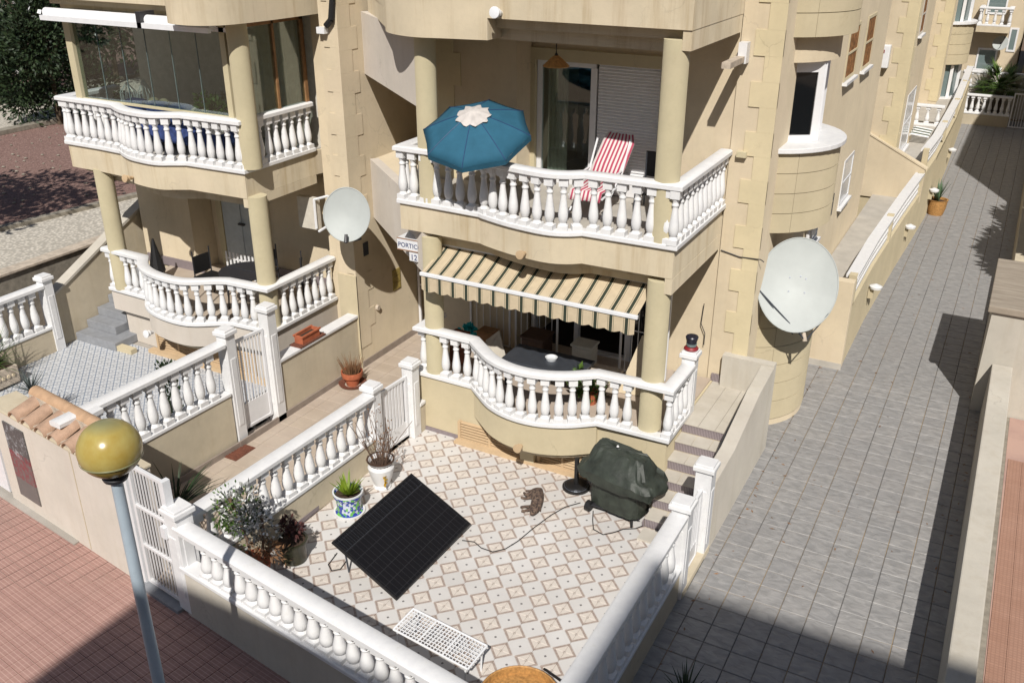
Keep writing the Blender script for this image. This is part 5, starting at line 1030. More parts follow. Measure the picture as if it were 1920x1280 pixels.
solo('teal_cloth', leaves(60, blob((-7.6, 12.5, 1.40), (.13, .1, .08), 5, 2), .1, asp=.9), 'teal_cloth', 'crumpled teal cloth on the left part of the lower terrace', 'cloth')
tb = thing('terrace_table', 'low black table behind the curved lower balustrade', 'table', (-5.8, 11.95, 1.03)); part('table_top', MB().bb(-6.45, -5.1, 11.6, 12.25, 1.46, 1.50), 'gunmetal', tb, bev=.01)
for x in (-6.38, -5.17):
    for y in (11.66, 12.18): part('leg', MB().tube((x, y, 1.03), (x, y, 1.46), .02), 'dark_metal', tb)
solo('glass_ashtray', MB().lathe([(.08, 0), (.10, .05), (.085, .05), (.06, .02)], (-5.72, 11.95, 1.50), 14), 'glassy_white', 'small glass bowl standing on the low black table', 'bowl')
pc = MB()
rb = thing('plywood_sheet', 'tall cream board leaning beside the right lower column', 'board', (-4.45, 12.6, 1.03)); part('board', MB().add([(-4.70, 12.25, 1.04), (-4.34, 12.3, 1.04), (-4.30, 12.55, 1.95), (-4.46, 12.55, 1.95), (-4.70, 12.27, 1.04), (-4.34, 12.32, 1.04), (-4.30, 12.57, 1.95), (-4.46, 12.57, 1.95)], [(0, 1, 2, 3), (7, 6, 5, 4), (0, 4, 5, 1), (1, 5, 6, 2), (2, 6, 7, 3), (3, 7, 4, 0)]), 'stucco_cream', rb)
br = thing('broom', 'broom with yellow grip standing behind the right lower column', 'broom', (-4.2, 12.4, 1.03)); part('stick', MB().tube((-4.18, 12.3, 1.03), (-4.10, 12.5, 2.05), .012), 'gunmetal', br); part('grip', MB().tube((-4.12, 12.45, 1.66), (-4.11, 12.48, 1.85), .025), 'amber', br)
for i, (x, y, w_, d_, h_, m_, lb) in enumerate([(-6.3, 12.6, .4, .4, .5, 'wood_dark', 'dark wooden stool in the shade of the lower terrace'), (-4.9, 12.2, .45, .35, .32, 'mortar', 'pale cushion stack under the right side of the lower terrace'), (-7.45, 12.0, .25, .25, .5, 'rust', 'rusty brown plant stand near the left lower column'), (-5.5, 12.75, .35, .3, .45, 'curtain', 'pale laundry basket near the open lower door')]):
    t = thing(lb.split()[2] if False else ['stool', 'cushion_stack', 'plant_stand', 'laundry_basket'][i], lb, ['stool', 'cushions', 'stand', 'basket'][i], (x, y, 1.03)); part('body', MB().bb(x - w_ / 2, x + w_ / 2, y - d_ / 2, y + d_ / 2, 1.05, 1.03 + h_), m_, t, bev=.03); part('top', MB().bb(x - w_ / 2 - .02, x + w_ / 2 + .02, y - d_ / 2 - .02, y + d_ / 2 + .02, 1.03 + h_, 1.07 + h_), m_, t, bev=.015)
dpn = thing('house_plant', 'leafy plant in the shade of the lower terrace', 'plant', (-5.0, 11.7, 1.03)); part('foliage', leaves(260, blob((-4.95, 11.75, 1.35), (.3, .22, .25), 6, 9), .12), 'leaf_mid', dpn); part('pot', MB().lathe([(.1, 0), (.13, .2)], (-4.95, 11.75, 1.03), 12), 'terracotta', dpn)
hn = thing('post_lantern', 'black and red cap lantern standing on the panelled post by the stairs', 'lantern', (-3.57, 12.22, 2.07)); part('base', MB().lathe([(.10, 0), (.11, .02), (.085, .05)], (-3.57, 12.22, 2.06), 18), 'red_paint', hn, auto=True); part('glass', MB().lathe([(.075, .06), (.08, .1)], (-3.57, 12.22, 2.06), 18), 'tint_glass', hn, auto=True); part('cap', MB().lathe([(.07, .10), (.095, .20), (.085, .215), (.05, .215)], (-3.57, 12.22, 2.06), 18), 'black_lantern', hn, auto=True)
# left house contents
rt = thing('round_table', 'round glass garden table on the left lower terrace', 'table', (-12.0, 11.95, 1.12)); part('table_top', MB().lathe([(.48, .72), (.48, .735)], (-12.0, 11.95, 1.12), 32), 'table_glass', rt, auto=True); part('rim', MB().lathe([(.48, .715), (.50, .715), (.50, .74), (.48, .74)], (-12.0, 11.95, 1.12), 32), 'dark_metal', rt, auto=True); part('rim', MB().tube((-12.48, 11.95, 1.865), (-11.52, 11.95, 1.865), .01), 'dark_metal', rt)
for k in range(4): a = k * PI / 2 + .6; part('leg', MB().tube((-12 + .4 * math.cos(a), 11.95 + .4 * math.sin(a), 1.12), (-12 + .33 * math.cos(a), 11.95 + .33 * math.sin(a), 1.84), .015), 'dark_metal', rt)
def chair(lb, x, y, z, a, cloth=False):
    t = thing('garden_chair', lb, 'chair', (x, y, z), 'dark garden chairs on the left terrace'); M = Matrix.Rotation(a, 3, 'Z'); P = lambda u, v, w_: (Vector((x, y, z)) + M @ Vector((u, v, w_)))
    part('seat', MB().box(P(0, 0, .43), (.44, .42, .03), M), 'black_plastic', t); part('backrest', MB().box(P(0, .2, .66), (.36, .03, .34), M), 'black_plastic', t)
    for u in (-.2, .2):
        for v in (-.19, .19): part('leg', MB().tube(P(u, v, 0), P(u, v, .43 if v < 0 else .95), .013), 'dark_metal', t)
    return t
chair('black garden chair right of the round table, partly behind the column', -11.45, 12.55, 1.12, -.9); chair('black garden chair left of the round table behind the balusters', -13.0, 12.0, 1.12, 1.5); chair('black garden chair in front of the dark door', -12.3, 12.7, 1.12, .1)
cg = thing('canopy_tip', 'closed black umbrella leaning at the left end of the left terrace', 'umbrella', (-14.9, 12.0, 1.12)); part('cloth', MB().lathe([(.02, .9), (.16, .25), (.05, 0)], (-14.55, 12.1, 1.12), 10), 'black_plastic', cg)
pf_ = thing('picket_screen', 'small white picket fence by the dark door on the left terrace', 'fence', (-13.0, 12.6, 1.12))
for k in range(12): part('picket', MB().bb(-13.55 + .1 * k, -13.51 + .1 * k, 12.98, 13.0, 1.14, 1.66), 'white_paint', pf_)
part('rail', MB().bb(-13.58, -12.4, 13.0, 13.02, 1.25, 1.28).bb(-13.58, -12.4, 13.0, 13.02, 1.5, 1.53), 'white_paint', pf_)
sg_ = thing('wall_shelf', 'odd white framed item stored under the left balcony beside the small dish', 'shelf', (-10.9, 12.9, 2.9)); part('frame', MB().path([(-11.05, 12.9, 2.55), (-11.05, 12.9, 3.1), (-10.75, 12.95, 3.2), (-10.7, 12.95, 2.7), (-11.0, 12.9, 2.5)], .025), 'white_metal', sg_); part('board', MB().bb(-11.5, -11.05, 12.95, 13.05, 2.5, 3.1), 'interior_wall', sg_)
bt = thing('balcony_table', 'low dark table with tray inside the glazed balcony', 'table', (-14.3, 12.2, 4.0)); part('top', MB().bb(-14.9, -13.6, 11.9, 12.4, 4.55, 4.6), 'dark_metal', bt)
for x in (-14.85, -13.65): part('leg', MB().bb(x, x + .04, 11.95, 12.35, 3.98, 4.55), 'dark_metal', bt)
for i, (x, lb) in enumerate([(-14.6, 'white wire bird cage lantern nearest the left post behind the glass'), (-14.15, 'tall white lantern behind the glass, right of the wire cage')]):
    t = thing('cage_lantern', lb, 'lantern', (x, 12.15, 4.6), 'white lanterns behind the glazing')
    part('base', MB().lathe([(.15, 0), (.15, .03)], (x, 12.15, 4.6), 12), 'white_paint', t)
    for k in range(12): a = 2 * PI * k / 12; part('wire', MB().path([(x + .14 * math.cos(a), 12.15 + .14 * math.sin(a), 4.62), (x + .14 * math.cos(a), 12.15 + .14 * math.sin(a), 4.85), (x, 12.15, 5.02 + .1 * i)], .006, 4), 'white_metal', t)
for i, x in enumerate((-13.9, -13.65)):
    t = thing('ceramic_ball', ['cream ceramic ball behind the glazing, left of two', 'cream ceramic ball behind the glazing, right of two'][i], 'ornament', (x, 12.1, 4.7), 'pair of cream balls'); part('ball', MB().lathe([(.11 * math.sin(PI * k / 10), -.11 * math.cos(PI * k / 10)) for k in range(1, 10)], (x, 12.1, 4.71), 16), 'cushion_cream', t, smooth=True)
sf = thing('garden_sofa', 'dark sofa with blue patterned cushions inside the glazed balcony', 'sofa', (-13.0, 12.4, 4.0)); part('seat', MB().bb(-14.5, -12.1, 11.75, 12.35, 4.1, 4.55), 'cushion_blue', sf, bev=.08)
for k in range(4): part('cushion', MB().bb(-14.3 + .55 * k, -13.85 + .55 * k, 11.72, 12.0, 4.56, 4.82), 'cushion_cream' if k == 3 else 'cushion_blue', sf, bev=.09)
sp_ = thing('fern', 'bright green plant behind the glass near the right column', 'plant', (-12.2, 11.9, 4.5)); part('foliage', leaves(420, blob((-12.15, 11.85, 4.85), (.35, .22, .2), 7, 4), .10), 'leaf_mid', sp_); part('pot', MB().lathe([(.12, 0), (.15, .3)], (-12.15, 11.85, 4.4), 12), 'white_paint', sp_)
# ================================================================== PATIO OBJECTS
spn = thing('solar_panel', 'large black solar panel leaning low over the patio tiles', 'solar panel', (-6.16, 8.42, 0))
pu = Vector((.882, -.0108, -.471)).normalized(); pv = Vector((.03, .999, .034)); pv = (pv - pu * pv.dot(pu)).normalized(); pn = pu.cross(pv)
PM = Matrix((pu, pv, pn)).transposed(); pc_ = Vector((-6.163, 8.416, .333)); pw_, ph_ = 1.12, 1.75
def ppart(name, mb, mat, bev=0):
    me = mb.mesh(name); me.materials.append(MATS[mat]); o = bpy.data.objects.new(name, me); COL.objects.link(o); o.parent = spn; o.matrix_basis = Matrix.Translation(pc_ - Vector((-6.16, 8.42, 0))) @ PM.to_4x4()
    if bev: bevel(o, bev)
    return o
ppart('cells', MB().bb(-pw_ / 2 + .02, pw_ / 2 - .02, -ph_ / 2 + .02, ph_ / 2 - .02, -.008, .0), 'solar_cell')
fm = MB()
for a, b, c_, d_ in ((-pw_ / 2, pw_ / 2, -ph_ / 2, -ph_ / 2 + .02), (-pw_ / 2, pw_ / 2, ph_ / 2 - .02, ph_ / 2), (-pw_ / 2, -pw_ / 2 + .02, -ph_ / 2 + .02, ph_ / 2 - .02), (pw_ / 2 - .02, pw_ / 2, -ph_ / 2 + .02, ph_ / 2 - .02)): fm.bb(a, b, c_, d_, -.03, .004)
ppart('frame', fm, 'black_plastic'); bz = MB().bb(-pw_ / 2 + .215, -pw_ / 2 + .219, -ph_ / 2 + .02, ph_ / 2 - .02, .0005, .002)
for k in range(1, 22): bz.bb(-pw_ / 2 + .03, -pw_ / 2 + .21, -ph_ / 2 + .082 * k, -ph_ / 2 + .082 * k + .0025, .0005, .0015)
ppart('busbar_lines', bz, 'gunmetal')
for s_ in (-.7, .7): part('strut', MB().tube(pc_ + PM @ Vector((-pw_ / 2 + .04, s_, -.03)), ((pc_ + PM @ Vector((-pw_ / 2 + .1, s_, 0))).x, (pc_ + PM @ Vector((0, s_, 0))).y, .0), .012), 'gunmetal', spn)
solo('power_cable', MB().path([(-5.62, 9.0, .012), (-5.45, 9.05, .012), (-5.3, 8.98, .012), (-5.12, 8.98, .012), (-5.0, 9.12, .012), (-4.93, 9.35, .012), (-4.88, 9.7, .012), (-4.80, 10.1, .012), (-4.70, 10.4, .012), (-4.55, 10.6, .012)], .007, 6), 'black_plastic', 'thin black cable on the tiles from the solar panel to the covered grill', 'cable')
solo('cable_loop', MB().path([(-4.3, 10.5, .012), (-4.22, 10.3, .012), (-4.12, 10.1, .012), (-3.95, 10.05, .012), (-3.85, 10.15, .012), (-3.75, 10.3, .012), (-3.6, 10.4, .012), (-3.45, 10.62, .03)], .007, 6), 'black_plastic', 'thin black cable looping on the tiles before the covered grill', 'cable')
solo('cable_end', MB().path([(-6.97, 7.95, .012), (-6.92, 7.7, .012), (-6.80, 7.62, .012), (-6.72, 7.70, .012), (-6.76, 7.9, .012)], .007, 6), 'black_plastic', 'short black cable loop at the left corner of the solar panel', 'cable')
# covered grill
bg = thing('covered_grill', 'gas grill under a dark green crumpled cover', 'grill', (-4.0, 10.78, 0)); rnd = random.Random(5)
ring = []
def rrect(hw, hd, n=32, p=5.0): return [((abs(math.cos(2 * PI * i / n)) ** (2 / p)) * hw * (1 if math.cos(2 * PI * i / n) > 0 else -1), (abs(math.sin(2 * PI * i / n)) ** (2 / p)) * hd * (1 if math.sin(2 * PI * i / n) > 0 else -1)) for i in range(n)]
lv = [(.10, .40, .23, 0, 0), (.25, .41, .24, 0, 0), (.42, .40, .23, 0, 0), (.55, .42, .25, 0, 0), (.57, .43, .26, .0, 0), (.56, .64, .33, .02, 0), (.575, .655, .34, .02, 0), (.70, .66, .35, .02, 0), (.78, .60, .31, .01, .02), (.82, .50, .29, -.01, .03), (.95, .42, .17, -.05, .07), (.975, .40, .14, -.05, .08), (.98, .3, .08, -.05, .08), (.98, .1, .02, -.05, .08)]
vs = []; fs = []; n = 40; GA = -.20
for (z, hw, hd, ox, oy) in lv:
    for i, (x, y) in enumerate(rrect(hw, hd, n, 4)):
        w_ = 1 + rnd.uniform(-.03, .03) + .02 * math.sin(i * 1.3 + z * 9); zz = z + (rnd.uniform(-.015, .015) if z > .2 else 0) + (-.07 * abs(x / hw) ** 3 if .6 < z < .85 else 0) - (.04 * math.sin(i * .9) if abs(z - .565) < .01 else 0)
        u, v = rotz((x * w_ + ox, y * w_ + oy), GA); vs.append((-3.98 + u, 10.70 + v, zz))
for k in range(len(lv) - 1):
    for i in range(n): j = (i + 1) % n; fs.append((k * n + i, k * n + j, (k + 1) * n + j, (k + 1) * n + i))
fs.append(tuple(range((len(lv) - 1) * n, len(lv) * n)))
cv = part('cover', MB().add(vs, fs), 'cover_green', bg, auto=True); sd = cv.modifiers.new('s', 'SUBSURF'); sd.levels = 2; sd.render_levels = 2; sd.subdivision_type = 'SIMPLE'
dtx = bpy.data.textures.new('creases', 'CLOUDS'); dtx.noise_scale = .16; dtx.noise_depth = 2; dm = cv.modifiers.new('d', 'DISPLACE'); dm.texture = dtx; dm.strength = .022; dm.mid_level = .5; dm.texture_coords = 'LOCAL'
def g_(x, y, z): u, v = rotz((x, y), GA); return (-3.98 + u, 10.70 + v, z)
for x in (-.36, .36): part('wheel' if x < 0 else 'leg', MB().tube(g_(x - .02, -.27, .08), g_(x + .05, -.27, .08), .08, n=18) if x < 0 else MB().tube(g_(x, -.22, 0), g_(x, -.22, .12), .02), 'black_plastic', bg)
part('leg', MB().tube(g_(.36, .2, 0), g_(.36, .2, .12), .02).tube(g_(-.36, .2, 0), g_(-.36, .2, .12), .001), 'black_plastic', bg); part('bottom_shelf', MB().bb(-4.36, -3.6, 10.5, 10.9, .09, .11), 'dark_metal', bg)
part('cover_piping', MB().path([g_(-.34, -.252, .535), g_(-.1, -.262, .53), g_(.2, -.262, .525), g_(.36, -.25, .53)], .008), 'mortar', bg); part('grommet', MB().lathe([(.02, 0), (.012, .02)], (-4.06, 10.72, 1.05), 10), 'white_paint', bg)
ub = thing('umbrella_stand', 'black round cast parasol base with short tube beside the covered grill', 'parasol base', (-4.78, 10.95, 0)); part('disc', MB().lathe([(.21, 0), (.21, .03), (.17, .05), (.06, .07)], (-4.78, 10.95, 0), 28), 'black_plastic', ub, auto=True); part('tube', MB().tube((-4.78, 10.95, .05), (-4.78, 10.95, .52), .035, n=14), 'black_plastic', ub, auto=True)
for k in range(5): part('ridge', MB().lathe([(.06 + .028 * k, .062 - .004 * k), (.07 + .028 * k, .066 - .004 * k), (.078 + .028 * k, .058 - .004 * k)], (-4.78, 10.95, 0), 24, closed=False), 'gunmetal', ub)
# cat
ct = thing('cat', 'brown tabby cat lying on its side on the patio tiles', 'cat', (-5.08, 10.2, 0))
me = bpy.data.meshes.new('body'); sk = [((-.02, .27, .07), .075), ((-.01, .18, .085), .088), ((.02, .06, .085), .082), ((.03, -.05, .08), .074), ((.02, -.13, .075), .052), ((-.0, -.20, .07), .050), ((-.03, -.255, .055), .027),
 ((-.10, .25, .045), .036), ((-.17, .20, .03), .024), ((-.20, .26, .022), .018), ((-.22, .27, .02), .017), ((-.09, .17, .04), .03), ((-.17, .13, .025), .021), ((-.235, .16, .02), .017),
 ((-.06, -.06, .04), .028), ((-.14, -.05, .028), .019), ((-.20, -.07, .02), .017), ((-.05, -.11, .035), .026), ((-.12, -.13, .022), .018), ((-.17, -.16, .02), .016),
 ((.0, .34, .04), .024), ((-.07, .37, .025), .017), ((-.14, .33, .02), .015), ((-.20, .32, .02), .013)]
ed = [(0, 1), (1, 2), (2, 3), (3, 4), (4, 5), (5, 6), (0, 7), (7, 8), (8, 9), (9, 10), (1, 11), (11, 12), (12, 13), (3, 14), (14, 15), (15, 16), (4, 17), (17, 18), (18, 19), (0, 20), (20, 21), (21, 22), (22, 23)]
me.from_pydata([Vector(v) for v, r in sk], ed, []); ct.rotation_euler = (0, 0, .30); ct.scale = (1.12, 1.12, 1.12); o = bpy.data.objects.new('body', me); COL.objects.link(o); o.parent = ct; me.materials.append(MATS['tabby_fur'])
m_ = o.modifiers.new('skin', 'SKIN'); m_.use_smooth_shade = True
for i, (v, r) in enumerate(sk): me.skin_vertices[0].data[i].radius = (r, r)
me.skin_vertices[0].data[1].use_root = True; s_ = o.modifiers.new('sub', 'SUBSURF'); s_.levels = 1; s_.render_levels = 2
CL = Vector((-5.08, 10.2, 0))
for sx in (-1, 1): part('ear', MB().add([CL + Vector((.01 + sx * .035 - .015, -.205, .105)), CL + Vector((.01 + sx * .035 + .02, -.205, .10)), CL + Vector((.01 + sx * .045, -.18, .15)), CL + Vector((.01 + sx * .035, -.185, .10))], [(0, 1, 2), (1, 3, 2), (3, 0, 2), (0, 3, 1)]), 'tabby_fur', ct)
for sx in (-1, 1): part('eye', MB().lathe([(.004, -.004), (.008, 0), (.004, .005)], CL + Vector((-.012 + sx * .022, -.243, .088)), 8), 'black_plastic', ct)
part('nose', MB().lathe([(.003, -.003), (.007, 0), (.003, .004)], CL + Vector((-.033, -.283, .063)), 8), 'terracotta', ct)
# folded drying rack
dr = thing('drying_rack', 'white wire clothes rack lying folded at the front wall of the patio', 'clothes rack', (-4.65, 6.95, .3)); A0 = Vector((-5.20, 7.19, .36)); B0 = Vector((-4.13, 7.09, .34)); D0 = Vector((-5.25, 6.84, .30)); C0 = Vector((-4.16, 6.71, .30))
def rp(u, v): return A0.lerp(B0, u).lerp(D0.lerp(C0, u), v)
part('frame', MB().path([rp(0, 0), rp(1, 0), rp(1, 1), rp(0, 1), rp(0, 0)], .014, 8), 'white_metal', dr)
for k in range(1, 8): part('wire', MB().tube(rp(0, k / 8), rp(1, k / 8), .0055, n=5), 'white_metal', dr)
for k in range(1, 24): part('wire', MB().tube(rp(k / 24, .0) + Vector((0, 0, .008)), rp(k / 24, 1) + Vector((0, 0, .008)), .006 if k % 8 else .012, n=5), 'white_metal', dr)
for (u, v) in ((.04, .1), (.96, .1), (.04, .95), (.96, .95)): q = rp(u, v); part('leg', MB().tube(q, (q.x, q.y - .03, 0), .012), 'white_metal', dr)
# wicker tray table
wt = thing('wicker_table', 'round wicker tray table with bits and pieces at the bottom edge of the picture', 'table', (-3.36, 6.45, 0)); WC = Vector((-3.36, 6.42, 0))
part('tray', MB().lathe([(.36, .44), (.42, .46), (.43, .56), (.415, .57), (.405, .56), (.395, .475), (.01, .47)], WC, 40, closed=False), 'wicker', wt, auto=True); part('stand', MB().lathe([(.22, 0), (.12, .25), (.2, .44)], WC, 20), 'wicker', wt, auto=True)
for i, (dx, dy, m_, sz, nm, lb) in enumerate([(-.12, .05, 'teal_cloth', .07, 'teal_cup', 'teal cup in the wicker tray'), (.05, .0, 'skin_pink', .05, 'pink_packet', 'pink packet in the wicker tray'), (-.22, -.05, 'cushion_cream', .09, 'paper_card', 'cream card in the wicker tray')]):
    t = thing(nm, lb, 'item', (WC.x + dx, WC.y + dy, .475)); part('body', MB().lathe([(sz, .0), (sz * 1.1, .06), (sz * .8, .09)], (WC.x + dx, WC.y + dy, .475), 10), m_, t, auto=True)
bw_ = thing('black_rim_bowl', 'bowl with black rim hanging at the right side of the wicker tray', 'bowl', (-2.98, 6.5, .5)); part('bowl', MB().lathe([(.12, .5), (.15, .58), (.165, .60), (.15, .60), (.11, .53), (.01, .52)], (-2.98, 6.5, 0), 24, closed=False), 'glassy_white', bw_, auto=True); part('rim', MB().lathe([(.16, .59), (.18, .60), (.16, .61)], (-2.98, 6.5, 0), 24, closed=False), 'black_plastic', bw_); part('arm', MB().path([(-3.0, 6.66, .6), (-3.02, 6.75, .62), (-3.3, 6.88, .56)], .015), 'black_plastic', bw_)
# pots
def pot(name, lb, x, y, z, prof, mat, soilz, soilr, cat='pot plant'):
    t = thing(name, lb, cat, (x, y, z)); part('pot', MB().lathe(prof, (x, y, z), 28, closed=False), mat, t, auto=True); part('soil', MB().lathe([(soilr, soilz - .02), (soilr, soilz)], (x, y, z), 20), 'soil', t); return t
p1 = pot('potted_plant', 'white ceramic pot with painted fruit and dry twigs by the small gate', -7.38, 9.58, 0, [(.10, .0), (.13, .0), (.14, .02), (.11, .05), (.16, .18), (.19, .30), (.20, .36), (.165, .42), (.19, .47), (.205, .48), (.18, .485), (.16, .42)], 'white_paint', .42, .17)
part('rim', MB().lathe([(.185, .47), (.212, .478), (.212, .492), (.185, .49)], (-7.38, 9.58, 0), 28, closed=False), 'wood_dark', p1); part('painted_fruit', leaves(26, lambda: ((-7.38 + .165, 9.58 - .115 + random.uniform(-.03, .03), .2 + random.uniform(-.07, .09)), (random.uniform(-.2, .4), -.6, random.uniform(-1, 1))), .05, asp=.8), 'amber', p1)
tw = MB(); rnd = random.Random(3)
for k in range(34):
    a = rnd.uniform(0, 6.28); d = Vector((math.cos(a) * .35, math.sin(a) * .35, 1)).normalized(); q = Vector((-7.38 + .1 * math.cos(a), 9.58 + .1 * math.sin(a), .42)); L = rnd.uniform(.25, .9)
    for s_ in range(3): n_ = q + d * L / 3; tw.tube(q, n_, .005, .004, 4); q = n_; d = (d + Vector((rnd.uniform(-.3, .3), rnd.uniform(-.3, .3), 0))).normalized()
part('twigs', tw, 'dead_stem', p1); part('dry_leaves', leaves(160, lambda: ((-7.38 + random.gauss(0, .13), 9.58 + random.gauss(0, .13), .55 + abs(random.gauss(0, .35))), (random.gauss(0, 1), random.gauss(0, 1), random.gauss(0, 1))), .045), 'leaf_dry', p1)
p2 = pot('potted_plant', 'blue and green glazed pot with bright green succulent beside the low wall', -7.42, 8.82, 0, [(.15, .0), (.21, .0), (.22, .02), (.17, .04), (.17, .06), (.185, .26), (.20, .27), (.215, .30), (.215, .34), (.195, .345), (.18, .30)], 'glazed_blue', .31, .185)
part('saucer', MB().lathe([(.15, 0), (.225, .005), (.23, .03), (.21, .03), (.15, .015)], (-7.42, 8.82, 0), 28, closed=False), 'white_paint', p2, auto=True); part('rim', MB().lathe([(.20, .335), (.222, .34), (.222, .36), (.20, .36)], (-7.42, 8.82, 0), 28, closed=False), 'glassy_white', p2)
bl = MB()
for k in range(46): a = random.uniform(0, 6.28); e = random.uniform(.6, 1.45); d = Vector((math.cos(a) * math.cos(e), math.sin(a) * math.cos(e), math.sin(e))); blade(bl, (-7.42 + .05 * math.cos(a), 8.82 + .05 * math.sin(a), .31), d, random.uniform(.18, .34), .045, .15, 4)
part('leaves', bl, 'leaf_bright', p2)
p3 = pot('potted_plant', 'dark olive pot with purple leaved plants in the shade of the lamp globe', -7.40, 7.58, 0, [(.14, .0), (.17, .02), (.19, .28), (.21, .31), (.21, .34), (.18, .34), (.17, .30)], 'olive_glaze', .31, .18)
part('foliage', leaves(300, blob((-7.40, 7.58, .47), (.18, .18, .15), 8, 6), .07), 'leaf_purple', p3)
b4 = thing('corner_shrub', 'silvery flowering shrub leaning over the corner of the patio balustrade', 'shrub', (-7.58, 6.95, 0)); part('stems', MB().path([(-7.5, 6.95, 0), (-7.55, 6.95, .7), (-7.7, 6.9, 1.3)], .02, 6).path([(-7.45, 7.0, 0), (-7.4, 7.1, .8), (-7.3, 7.0, 1.2)], .018, 6), 'dead_stem', b4)
part('foliage', leaves(620, blob((-7.50, 6.95, 1.05), (.40, .30, .42), 12, 17), .065), 'leaf_grey', b4); part('green_leaves', leaves(550, blob((-7.60, 6.88, 1.0), (.36, .30, .45), 9, 18), .06), 'leaf_mid', b4); part('dry_leaves', leaves(260, blob((-7.35, 7.05, .45), (.3, .25, .25), 9, 19), .09, asp=.3), 'leaf_dry', b4)
part('pot', MB().lathe([(.16, 0), (.22, .34), (.24, .38)], (-7.5, 6.95, 0), 16), 'terracotta', b4); part('blossom', leaves(150, blob((-7.50, 6.95, 1.08), (.40, .30, .42), 12, 17), .05, asp=.9), 'petal_white', b4)
p5 = pot('potted_plant', 'terracotta pot on a saucer with dry reddish heather by the walkway wall', -9.80, 12.05, 0, [(.11, .0), (.15, .16), (.185, .17), (.20, .22), (.20, .28), (.18, .28), (.15, .2)], 'terracotta', .24, .17)
part('saucer', MB().lathe([(.16, 0), (.24, .01), (.26, .045), (.24, .045), (.15, .02)], (-9.80, 12.05, 0), 24, closed=False), 'rust', p5, auto=True)
hb = MB()
for k in range(110): a = random.uniform(0, 6.28); r = random.uniform(0, .14); d = Vector((math.cos(a) * .4, math.sin(a) * .4, 1)).normalized(); q = Vector((-9.8 + r * math.cos(a), 12.05 + r * math.sin(a), .24)); hb.tube(q, q + d * random.uniform(.12, .38), .007, .002, 4)
part('stems', hb, 'leaf_dry', p5)
tp_ = thing('rectangular_planter', 'rectangular terracotta planter on the white coping of the low wall', 'planter', (-10.16, 11.35, 1.10)); part('planter', MB().prism([(-10.24, 11.14), (-10.08, 11.14), (-10.08, 11.58), (-10.24, 11.58)], 1.12, 1.125).bb(-10.25, -10.235, 11.13, 11.59, 1.12, 1.27).bb(-10.085, -10.07, 11.13, 11.59, 1.12, 1.27).bb(-10.235, -10.085, 11.13, 11.145, 1.12, 1.27).bb(-10.235, -10.085, 11.575, 11.59, 1.12, 1.27), 'terracotta', tp_, bev=.006); part('rim', MB().bb(-10.27, -10.235, 11.11, 11.61, 1.24, 1.275).bb(-10.085, -10.05, 11.11, 11.61, 1.24, 1.275), 'terracotta', tp_, bev=.006); part('soil', MB().bb(-10.234, -10.086, 11.146, 11.574, 1.13, 1.21), 'soil', tp_); part('tray', MB().bb(-10.28, -10.03, 11.02, 11.70, 1.10, 1.12), 'rust', tp_)
dg = thing('drain_grate', 'rusty square drain grate set in the walkway tiles', 'grate', (-10.02, 9.28, 0))
part('frame', MB().bb(-10.26, -9.83, 9.05, 9.5, .0, .012), 'rust', dg)
for k in range(7): part('bar', MB().bb(-10.25, -9.84, 9.08 + .06 * k, 9.105 + .06 * k, .012, .02), 'rust', dg)
pz = thing('feathery_palm', 'dark feathery palm plant in the shade behind the tall street gate', 'plant', (-9.2, 7.3, 0)); fz = MB()
for k in range(60): a = random.uniform(0, 6.28); e = random.uniform(.3, 1.3); blade(fz, (-9.2, 7.3, .35), (math.cos(a) * math.cos(e), math.sin(a) * math.cos(e), math.sin(e)), random.uniform(.5, 1.0), .035, .9, 6)
part('fronds', fz, 'leaf_dark', pz); part('pot', MB().lathe([(.14, 0), (.19, .35)], (-9.2, 7.3, 0), 14), 'terracotta', pz)
# left patio plants
ag = thing('spiky_agave', 'thin leaved grey agave standing on the blue tiled patio', 'plant', (-14.35, 8.75, 0)); fz = MB()
for k in range(60): a = random.uniform(0, 6.28); e = random.uniform(-.1, 1.3); blade(fz, (-13.6, 8.35, .62), (math.cos(a) * math.cos(e), math.sin(a) * math.cos(e), math.sin(e)), random.uniform(.30, .5), .022, .12, 4)
part('leaves', fz, 'leaf_spike', ag); part('stem', MB().tube((-13.6, 8.35, 0), (-13.6, 8.35, .6), .04), 'bark', ag)
sx_ = thing('stone_planter', 'carved sand coloured planter box with grassy plant at the left picture edge', 'planter', (-15.45, 8.9, 0)); part('box', MB().bb(-15.7, -15.2, 8.2, 9.2, .04, .38), 'mortar', sx_, bev=.02)
for k in range(9): part('relief', MB().lathe([(.04, -.01), (.03, .012)], (-15.195, 8.28 + .1 * k, .22), 8, Vector((1, 0, 0)).to_track_quat('Z', 'Y')), 'stucco_cream', sx_)
part('soil', MB().bb(-15.65, -15.25, 8.25, 9.15, .38, .40), 'soil', sx_); fz = MB()
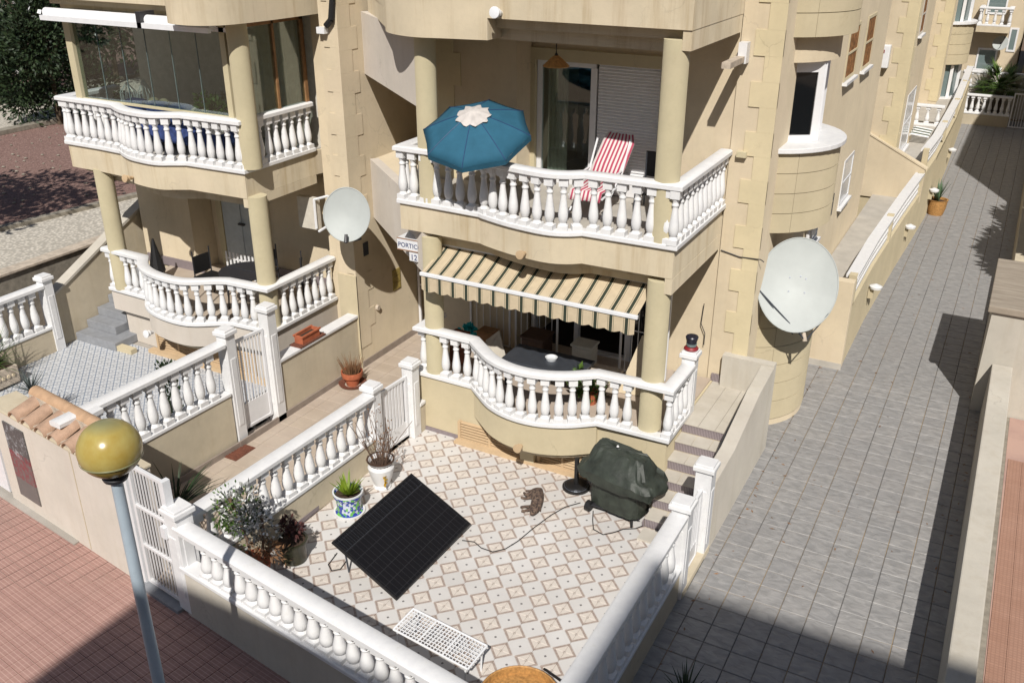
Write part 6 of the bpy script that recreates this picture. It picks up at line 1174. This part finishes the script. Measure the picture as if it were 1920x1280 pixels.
for k in range(160): a = random.uniform(0, 6.28); e = random.uniform(.2, 1.4); blade(fz, (-15.5 + random.uniform(-.1, .1), 8.8 + random.uniform(-.2, .25), .38), (math.cos(a) * math.cos(e), math.sin(a) * math.cos(e), math.sin(e)), random.uniform(.5, .95), .018, .8, 6)
part('grass', fz, 'leaf_mid', sx_)
cn = thing('small_cypress', 'slim dark cypress behind the balusters of the left neighbour wall', 'shrub', (-10.95, 8.95, 0)); part('foliage', leaves(900, lambda: (lambda z, a, r: ((-10.95 + r * math.cos(a), 8.95 + r * math.sin(a), z), (math.cos(a) * .4, math.sin(a) * .4, 1)))(random.uniform(.15, 1.5), random.uniform(0, 6.28), random.uniform(.02, .15)), .07), 'leaf_dark', cn); part('pot', MB().lathe([(.12, 0), (.16, .22)], (-10.95, 8.95, 0), 12), 'terracotta', cn)
al_ = thing('potted_aloe', 'wicker pot with green aloe on the stone passage beside the terrace wall', 'pot plant', (-1.56, 28.4, 0)); part('pot', MB().lathe([(.20, 0), (.25, .20), (.27, .42), (.29, .44), (.24, .44), (.22, .35)], (-1.56, 28.4, 0), 20, closed=False), 'wicker', al_, auto=True); part('soil', MB().lathe([(.22, .36), (.22, .38)], (-1.56, 28.4, 0), 16), 'soil', al_); fz = MB()
for k in range(26): a = random.uniform(0, 6.28); e = random.uniform(.7, 1.5); blade(fz, (-1.56, 28.4, .38), (math.cos(a) * math.cos(e), math.sin(a) * math.cos(e), math.sin(e)), random.uniform(.4, .8), .07, .1, 4)
part('leaves', fz, 'leaf_aloe', al_)
ft = thing('grass_tuft', 'dark strappy plant at the bottom edge where the passage lies in shade', 'plant', (-1.85, 7.75, 0)); fz = MB()
for k in range(44): a = random.uniform(0, 6.28); e = random.uniform(.5, 1.4); blade(fz, (-1.9, 7.45, .25), (math.cos(a) * math.cos(e), math.sin(a) * math.cos(e), math.sin(e)), random.uniform(.3, .55), .03, .7, 5)
part('leaves', fz, 'leaf_dark', ft); part('pot', MB().lathe([(.13, 0), (.17, .26)], (-1.9, 7.45, 0), 14), 'gunmetal', ft)
